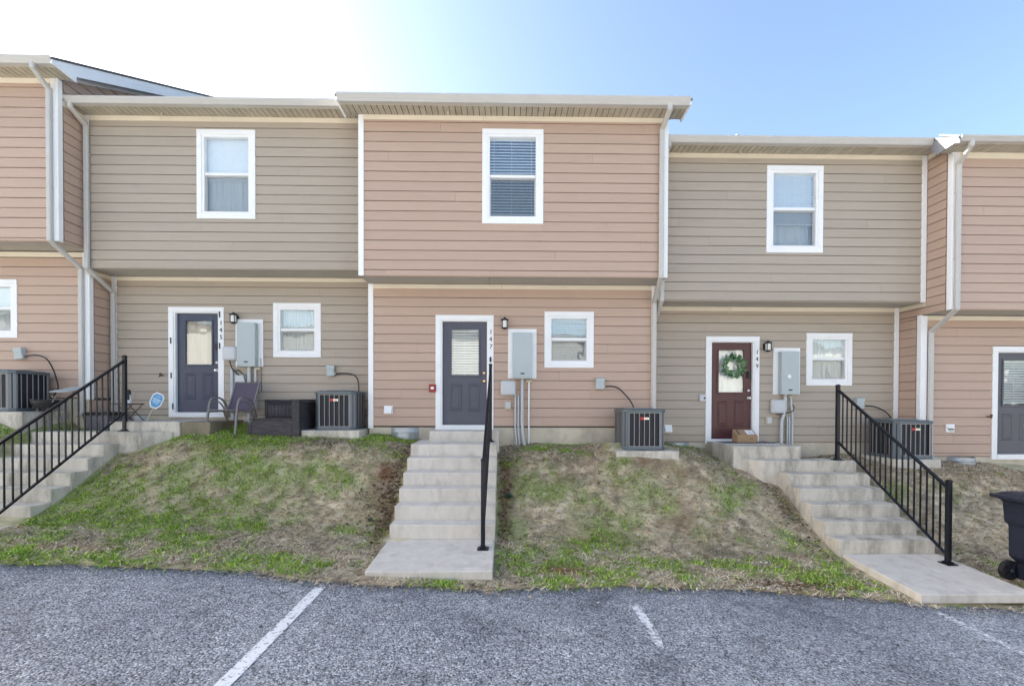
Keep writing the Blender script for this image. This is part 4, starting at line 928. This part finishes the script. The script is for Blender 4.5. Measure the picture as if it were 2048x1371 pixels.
# yard sign
sg = thing('yard_sign', 'blue security sign with white edge leaning on its stake by the navy door', 'sign', (0, 0, 0))
MB().box(-.007, .007, -.004, .004, 0, .3).build('stake', IVORY, sg)
def oct_(k): return [(-.05*k, -.155*k), (.05*k, -.155*k), (.105*k, -.07*k), (.105*k, .08*k), (.06*k, .145*k), (-.06*k, .145*k), (-.105*k, .08*k), (-.105*k, -.07*k)]
so = MB().prism([(x, -.004, .42+z) for x, z in oct_(1)], (0, .012, 0)).build('sign_plate', WHITE, sg)
MB().prism([(x, -.0065, .42+z) for x, z in oct_(.84)], (0, .002, 0)).build('sign_face', SIGNB, so)
pale = mat('sign_pale_print', (.5,.68,.82), .4); q = MB()
for a in ((-.07, .07, .005, .03), (-.06, .06, -.03, -.012), (-.045, .045, -.06, -.047), (-.03, .03, .07, .076), (-.035, -.028, .05, .09), (.028, .035, .05, .09), (-.003, .003, .05, .1)): q.box(a[0], a[1], -.0085, -.007, .42+a[2], .42+a[3])
q.build('sign_print', pale, so)
sg.location = (-6.66, 8.72, 1.715); sg.rotation_euler = (0, R(25), R(6))
# parcel and doormat
pk = thing('parcel', 'brown cardboard parcel with a white shipping label at the maroon door', 'parcel', (4.73, 9.1, 1.31))
MB().prism([(4.55, 9.0, 1.31), (4.55, 9.22, 1.31), (4.55, 9.22, 1.555), (4.55, 9.0, 1.44)], (.4, 0, 0)).build('box', CARD, pk, bevel=.003, seg=1)
f = lambda y: 1.44+(y-9.0)*.115/.22
MB().prism([(4.77, 9.05, f(9.05)+.002), (4.92, 9.05, f(9.05)+.002), (4.92, 9.18, f(9.18)+.002), (4.77, 9.18, f(9.18)+.002)], (0, 0, .002)).build('shipping_label', WHITE, pk)
MB().prism([(4.605, 9.03, f(9.03)+.002), (4.625, 9.03, f(9.03)+.002), (4.625, 9.2, f(9.2)+.002), (4.605, 9.2, f(9.2)+.002)], (0, 0, .0015)).build('printed_mark', BLACK, pk)
MB().box(4.80, 4.815, 8.998, 8.9995, 1.37, 1.40).box(4.83, 4.845, 8.998, 8.9995, 1.37, 1.40).build('arrow_print', DGREY, pk)
MB().box(4.83, 4.85, 9.10, 9.12, f(9.10)+.006, f(9.12)+.008).box(4.86, 4.90, 9.08, 9.09, f(9.08)+.006, f(9.09)+.008).build('label_print', DGREY, pk)
dm = thing('doormat', 'black and white patterned doormat under the parcel', 'doormat', (4.7, 9.1, 1.3))
MB().box(4.2, 5.25, 8.78, 9.3, 1.298, 1.306).build('mat', WHITE, dm)
for k in range(14): MB().prism([(4.2+k*.075, 8.778, 1.3065), (4.245+k*.075, 8.778, 1.3065), (4.27+k*.075, 9.3, 1.3065), (4.225+k*.075, 9.3, 1.3065)], (0, 0, .003)).build('zigzag', BLACK, dm)
# wreath
wr = thing('wreath', 'round green leaf wreath hung over the glass of the maroon door', 'wreath', (4.70, 9.5, 2.84))
MB().tube([(.17*math.cos(a)+4.70, 9.5, 2.84+.17*math.sin(a)) for a in np.linspace(0, 2*math.pi, 33)], .016, 6).build('ring', RUST, wr)
LG = attr_mat('wreath_leaf_tint', 'tint', .5)
for grp in range(3):
    vs, fs, cs_ = [], [], []
    for i in range(95):
        a = random.uniform(0, 6.283); rr = .165+random.gauss(0, .022); c = Vector((4.70+rr*math.cos(a), 9.485-random.random()*.035, 2.84+rr*math.sin(a)))
        ang = a+random.choice((-1, 1))*random.uniform(.2, 1.2)+(math.pi/2 if random.random() < .35 else 0); L = random.uniform(.06, .115); wd = L*random.uniform(.16, .26)
        dr_ = Vector((math.cos(ang), random.uniform(-.45, .1), math.sin(ang))).normalized(); sd_ = dr_.cross(Vector((random.uniform(-.4, .4), -1, random.uniform(-.4, .4)))).normalized()*wd
        n = len(vs); vs += [c, c+dr_*L*.45+sd_, c+dr_*L, c+dr_*L*.45-sd_]; fs.append((n, n+1, n+2, n+3))
        t = random.random(); k = ((.03,.075,.03), (.08,.16,.06), (.22,.32,.18))[grp]; cs_ += [tuple(v*(.6+.8*t) for v in k)+(1,)]*4
    o = MB().add(vs, fs).build('leaves', LG, wr, recalc=False); o['kind'] = 'stuff'
    at = o.data.attributes.new('tint', 'FLOAT_COLOR', 'POINT'); at.data.foreach_set('color', np.array(cs_, np.float32).ravel())

# wheeled bin at the right edge
bn = thing('wheelie_bin', 'dark navy wheeled bin standing beside the slab at the right edge', 'bin', (6.76, 5.7, -.2))
gz = -.21; bx0, bx1, by0, by1 = 6.50, 7.18, 5.40, 5.97
def hull(rings):
    n = len(rings[0]); vs = [v for r_ in rings for v in r_]; fs = [(i*n+j, i*n+(j+1) % n, (i+1)*n+(j+1) % n, (i+1)*n+j) for i in range(len(rings)-1) for j in range(n)]
    return MB().add(vs, fs+[tuple(range(n))[::-1], tuple(range(len(vs)-n, len(vs)))])
def ring4(x0, x1, y0, y1, z): return [(x0, y0, z), (x1, y0, z), (x1, y1, z), (x0, y1, z)]
hull([ring4(bx0+.16, bx1-.07, by0+.06, by1-.06, gz+.02), ring4(bx0+.14, bx1-.065, by0+.055, by1-.055, gz+.24), ring4(bx0+.05, bx1-.06, by0+.05, by1-.05, gz+.32), ring4(bx0+.055, bx1-.03, by0+.035, by1-.035, gz+.72),
    ring4(bx0+.025, bx1-.02, by0+.01, by1-.01, gz+.76), ring4(bx0+.01, bx1, by0, by1, gz+1.03), ring4(bx0-.03, bx1+.03, by0-.03, by1+.03, gz+1.05), ring4(bx0-.03, bx1+.03, by0-.03, by1+.03, gz+1.085)]).build('body', BINM, bn, bevel=.02, seg=3, smooth=True)
hull([ring4(bx0-.06, bx1+.05, by0-.045, by1+.045, gz+1.09), ring4(bx0-.06, bx1+.05, by0-.045, by1+.045, gz+1.115), ring4(bx0+.0, bx1, by0+.02, by1-.02, gz+1.15), ring4(bx0+.06, bx1-.06, by0+.08, by1-.08, gz+1.165)]).build('lid', BINM, bn, bevel=.012, seg=2, smooth=True)
MB().box(bx0-.13, bx0-.045, by0-.03, by1+.03, gz+1.075, gz+1.12).build('handle_bar', BINM, bn, bevel=.012)
MB().box(bx0+.25, bx1-.1, by0+.008, by0+.04, gz+.62, gz+.68).build('emboss_panel', BINM, bn, bevel=.008)
for y in (by0+.02, by1-.07):
    wl_ = MB().lathe([(.06, 0), (.115, -.005), (.13, .005), (.13, .045), (.115, .055), (.05, .05)], (bx0+.075, y, gz+.13), 'y', 28).build('wheel', BLACK, bn, smooth=True)
    MB().lathe([(.022, -.02), (.022, 0)], (bx0+.075, y, gz+.13), 'y', 14).build('hub', STEEL, wl_)
    for k in range(6):
        a = k*math.pi/3; q = [(bx0+.075+r_*math.cos(a+e), y-.004, gz+.13+r_*math.sin(a+e)) for r_, e in ((.025, -.5), (.1, -.16), (.1, .16), (.025, .5))]
        MB().prism(q[::-1], (0, -.01, 0)).build('spoke', BINM, wl_)

# ------------------------------------------------------------------ small plants
def weed(label, x, y, n, L, col):
    z = float(lawn_z(x, y)); vs, fs = [], []
    for i in range(n):
        a = i*2.4+random.uniform(-.3, .3); el = random.uniform(.2, 1.0); d_ = Vector((math.cos(a)*math.cos(el), math.sin(a)*math.cos(el), math.sin(el))); s_ = d_.cross(Vector((0, 0, 1))).normalized()*L*.16
        p = Vector((x, y, z)); k = len(vs); l_ = L*random.uniform(.6, 1.1); vs += [p, p+d_*l_*.5+s_, p+d_*l_-Vector((0, 0, l_*.25)), p+d_*l_*.5-s_]; fs.append((k, k+1, k+2, k+3))
    o = MB().add([tuple(v) for v in vs], fs).build('weed', mat('weed_leaf', col, .6, var=.2, scale=30), recalc=False); tag(o, label, 'weed')
weed('blue green leafy weed at the edge of the steps to 147', .06, 7.35, 26, .13, (.05,.12,.07))
weed('bright green weed tuft on the bank before the bin', 6.42, 6.25, 24, .14, (.16,.26,.05))
weed('pale green clump on the bank just left of the middle steps', -1.95, 6.75, 18, .10, (.1,.17,.1))

# ------------------------------------------------------------------ grass, leaf litter and grit (nobody could count these)
KEEP_OUT = [(-8.2, -6.62, 5.3, 8.6), (-6.7, -5.85, 8.05, 9.5), (-7.1, -5.25, 8.3, 9.6), (-1.64, -.11, 5.33, 9.1), (4.78, 6.27, 5.3, 8.55), (4.1, 5.45, 8.1, 9.6), (4.3, 6.3, 8.08, 8.5), (1.9, 3.05, 7.95, 9), (-3.76, -2.6, 8.48, 9.6), (7.2, 8.2, 8.45, 9.6), (-9.6, -8.25, 8.05, 9), (-4.7, -3.68, 8.42, 9.4)]
def scatter(n, x0, x1):
    X = RNG.uniform(x0, x1, n); E = smooth_interp(X, EDGE)-.02+(fnoise(X*4, X*0+3, 4)-.5)*.12; Y = E+(9.6-E)*RNG.random(n); lo = RNG.random(n) < .006; Y = np.where(lo, E-np.abs(RNG.normal(0, .07, n)), Y)
    ok = np.ones(n, bool)
    for a, b_, c, d_ in KEEP_OUT: ok &= ~((X > a) & (X < b_) & (Y > c) & (Y < d_))
    back = np.where((X > -2.63) & (X < 2.93) | (X > 8.16) | (X < -7.95), 9.0, 9.5); ok &= Y < back
    return X[ok], Y[ok]
def blades(name, label, X, Y, L, Wd, elev, bend, C, material, ang=None):
    n = len(X); Z = lawn_z(X, Y)+(fnoise(X*3, Y*3, 3)-.5)*.028+(fnoise(X*13, Y*13, 2)-.5)*.012-.003
    a = RNG.uniform(0, 2*np.pi, n) if ang is None else ang; dx, dy = np.cos(a)*np.cos(elev), np.sin(a)*np.cos(elev); dz = np.sin(elev)
    b2 = RNG.uniform(0, 2*np.pi, n); sx, sy = -np.sin(a)*Wd/2, np.cos(a)*Wd/2
    base = np.stack([X, Y, Z], -1); mid = base+np.stack([dx*L*.5, dy*L*.5, dz*L*.5+bend*L*.3], -1); tip = base+np.stack([dx*L+np.cos(b2)*bend*L*.6, dy*L+np.sin(b2)*bend*L*.6, dz*L-bend*L*.12], -1)
    s = np.stack([sx, sy, np.zeros(n)], -1)
    V = np.stack([base-s, base+s, mid+s*.8, mid-s*.8, tip], 1).reshape(-1, 3).astype(np.float32)
    me = bpy.data.meshes.new(name); me.vertices.add(n*5); me.vertices.foreach_set('co', V.ravel())
    i = (np.arange(n)*5)[:, None]; lp = np.concatenate([i+np.array([[0, 1, 2, 3]]), i+np.array([[3, 2, 4]])], 1).ravel()
    me.loops.add(n*7); me.loops.foreach_set('vertex_index', lp.astype(np.int32))
    me.polygons.add(n*2); ls = (np.arange(n)*7)[:, None]+np.array([[0, 4]]); me.polygons.foreach_set('loop_start', ls.ravel().astype(np.int32))
    me.update(calc_edges=True)
    at = me.attributes.new('tint', 'FLOAT_COLOR', 'POINT'); cc = np.ones((n, 5, 4), np.float32); cc[:, :, :3] = C[:, None, :]; at.data.foreach_set('color', cc.ravel())
    me.materials.append(material); o = bpy.data.objects.new(name, me); COL.objects.link(o); tag(o, label, None, None, 'stuff'); return o
BL = attr_mat('grass_blade', 'tint', .75)
X, Y = scatter(280000, -9.6, 9.6); g = green_field(X, Y); s = soil_field(X, Y); n = len(X)
keep = RNG.random(n) > np.clip(s, 0, .92); X, Y, g, s = X[keep], Y[keep], g[keep], s[keep]; n = len(X)
isg = RNG.random(n) < np.clip((g-.3)*2.2, .02, .8)
# green blades gather into tufts: each is drawn towards one of some thousand tuft centres
cx_, cy_ = X[isg], Y[isg]; pick = RNG.integers(0, len(cx_), 2600); tx, ty = cx_[pick], cy_[pick]; ti = RNG.integers(0, 2600, int(len(cx_)*.8))
gx = np.concatenate([cx_[:int(len(cx_)*.55)], tx[ti]+RNG.normal(0, .04, len(ti))]); gy = np.concatenate([cy_[:int(len(cx_)*.55)], ty[ti]+RNG.normal(0, .04, len(ti))])
okg = np.ones(len(gx), bool)
for q in KEEP_OUT: okg &= ~((gx > q[0]-.01) & (gx < q[1]+.01) & (gy > q[2]) & (gy < q[3]))
gx, gy = gx[okg], gy[okg]; tuft_tone = (.6+.75*RNG.random(2600))
tt = np.concatenate([np.full(int(len(cx_)*.55), .85), tuft_tone[ti]])[okg][:, None]
pal = np.array([(.88,.77,.56), (.76,.64,.46), (.58,.45,.31), (.94,.87,.70), (.19,.12,.075)])
Xs, Ys = X[~isg], Y[~isg]; k = len(Xs); C = pal[RNG.choice(5, k, p=[.32, .26, .18, .14, .10])]*RNG.uniform(.55, 1.2, (k, 1))
tone = fnoise(Xs*1.3+50, Ys*1.7, 3)[:, None]; C = C*(1-.45*np.clip(tone-.45, 0, 1)*2)*np.array([1, .97, .94])
blades('dry_grass', 'tangled straw coloured dead grass on the bank', Xs, Ys, RNG.uniform(.05, .13, k), RNG.uniform(.006, .014, k), RNG.uniform(.0, .38, k), RNG.uniform(0, .45, k), C, BL, 25*fnoise(Xs*6, Ys*6, 2)+RNG.normal(0, 1.3, k))
Xg, Yg = gx, gy; k = len(Xg); pg = np.array([(.33,.5,.05), (.44,.6,.08), (.18,.33,.05), (.54,.63,.15)])
C = pg[RNG.choice(4, k, p=[.35, .3, .25, .1])]*RNG.uniform(.75, 1.2, (k, 1))*tt
blades('green_grass', 'patches of short green grass on the bank', Xg, Yg, RNG.uniform(.035, .08, k), RNG.uniform(.006, .013, k), RNG.uniform(.1, .9, k), RNG.uniform(0, .4, k), C, BL)
# brown leaf litter drifted beside the steps
def litter(name, label, spots, cols, L0, L1, lift=.02, zf=None):
    vs, fs, cs_ = [], [], []
    for x, y, rx, ry, n in spots:
        for i in range(n):
            px, py = x+random.gauss(0, rx), y+random.gauss(0, ry)
            if any(a-.01 < px < b_+.01 and c < py < d_ for a, b_, c, d_ in KEEP_OUT): continue
            z = float(lawn_z(px, py))+random.uniform(.005, lift+.01) if zf is None else float(zf(px, py))+.006
            M = Matrix.Translation((px, py, z)) @ Matrix.Rotation(random.uniform(0, 6.28), 4, 'Z') @ Matrix.Rotation(random.gauss(0, .5), 4, 'X') @ Matrix.Rotation(random.gauss(0, .4), 4, 'Y')
            L = random.uniform(L0, L1); w_ = L*random.uniform(.35, .6); k = len(vs); c_ = random.choice(cols); t = random.uniform(.6, 1.25)
            vs += [M @ Vector(p) for p in ((-L/2, 0, 0), (0, -w_/2, L*.12), (L/2, 0, L*.05), (0, w_/2, L*.12))]; fs.append((k, k+1, k+2, k+3)); cs_ += [(c_[0]*t, c_[1]*t, c_[2]*t, 1)]*4
    o = MB().add(vs, fs).build(name, BL, None, recalc=False); tag(o, label, None, None, 'stuff')
    at = o.data.attributes.new('tint', 'FLOAT_COLOR', 'POINT'); at.data.foreach_set('color', np.array(cs_, np.float32).ravel())
litter('leaf_litter', 'brown dead leaves drifted against the steps', [(-1.72, 7.55, .08, .45, 520), (-1.9, 7.1, .16, .3, 330), (-1.75, 6.8, .07, .25, 180), (-.02, 7.3, .06, .6, 380), (4.62, 7.6, .12, .5, 320), (1.5, 7.5, 1.6, .6, 160), (-4, 7.3, 2, .7, 120), (.5, 5.7, .8, .1, 60), (3.6, 5.65, .5, .08, 200), (-4.7, 8.3, .8, .25, 120)],
    [(.16,.085,.05), (.24,.15,.09), (.32,.23,.15), (.1,.06,.04)], .025, .075)
litter('bark_bits', 'pale bits of bark and litter on the lower bank', [(-2.5, 6.2, 2.2, .5, 45), (2.6, 6.2, 1.4, .6, 60), (.2, 6.0, .1, .1, 6), (5.3, 6.4, .4, .06, 14), (-4.0, 5.5, 2.0, .06, 70), (2.8, 5.5, 1.5, .06, 110)], [(.5,.46,.4), (.42,.36,.28), (.6,.57,.52)], .02, .07)
# loose grit on the asphalt
def grit(n):
    Xg = RNG.uniform(-6.5, 7, n); Yg = np.where(RNG.random(n) < .5, RNG.uniform(3.1, 5.4, n), smooth_interp(Xg, EDGE)-np.abs(RNG.normal(0, .14, n)))
    Yg = np.minimum(Yg, smooth_interp(Xg, EDGE)+.02); r_ = RNG.uniform(.003, .0075, n)*np.where(RNG.random(n) < .05, 1.7, 1)
    Z = ast(Xg, Yg)+.001; c = np.stack([Xg, Yg, Z], -1); a = RNG.uniform(0, 6.28, n)
    P = [c+np.stack([np.cos(a+k*2.094)*r_, np.sin(a+k*2.094)*r_, -r_*.2], -1) for k in range(3)]+[c+np.stack([RNG.normal(0, .3, n)*r_, RNG.normal(0, .3, n)*r_, r_*RNG.uniform(.5, 1, n)], -1)]
    V = np.stack(P, 1).reshape(-1, 3).astype(np.float32); me = bpy.data.meshes.new('grit'); me.vertices.add(n*4); me.vertices.foreach_set('co', V.ravel())
    i = (np.arange(n)*4)[:, None]; lp = np.concatenate([i+np.array([t]) for t in ([0, 1, 3], [1, 2, 3], [2, 0, 3])], 1).ravel(); me.loops.add(n*9); me.loops.foreach_set('vertex_index', lp.astype(np.int32))
    me.polygons.add(n*3); me.polygons.foreach_set('loop_start', (np.arange(n*3)*3).astype(np.int32)); me.update(calc_edges=True)
    at = me.attributes.new('tint', 'FLOAT_COLOR', 'POINT'); cc = np.ones((n, 4, 4), np.float32); g_ = RNG.choice([.1, .2, .3, .45], n, p=[.3, .35, .25, .1])*RNG.uniform(.8, 1.2, n)
    cc[:, :, :3] = (g_[:, None]*np.array([.98, 1, 1.04]))[:, None, :]; at.data.foreach_set('color', cc.ravel())
    me.materials.append(attr_mat('grit_stone', 'tint', .8)); o = bpy.data.objects.new('gravel_grit', me); COL.objects.link(o); tag(o, 'loose stone grit on the asphalt', None, None, 'stuff')
grit(32000)
litter('soil_crumbs', 'crumbs of soil and straw washed over the asphalt edge', [(x, interp(x, EDGE)-.05, .28, .06, 60) for x in np.arange(-6, 6.4, .4)], [(.16,.1,.07), (.3,.24,.17), (.4,.34,.26), (.22,.2,.18), (.5,.45,.37)], .008, .03, zf=ast)
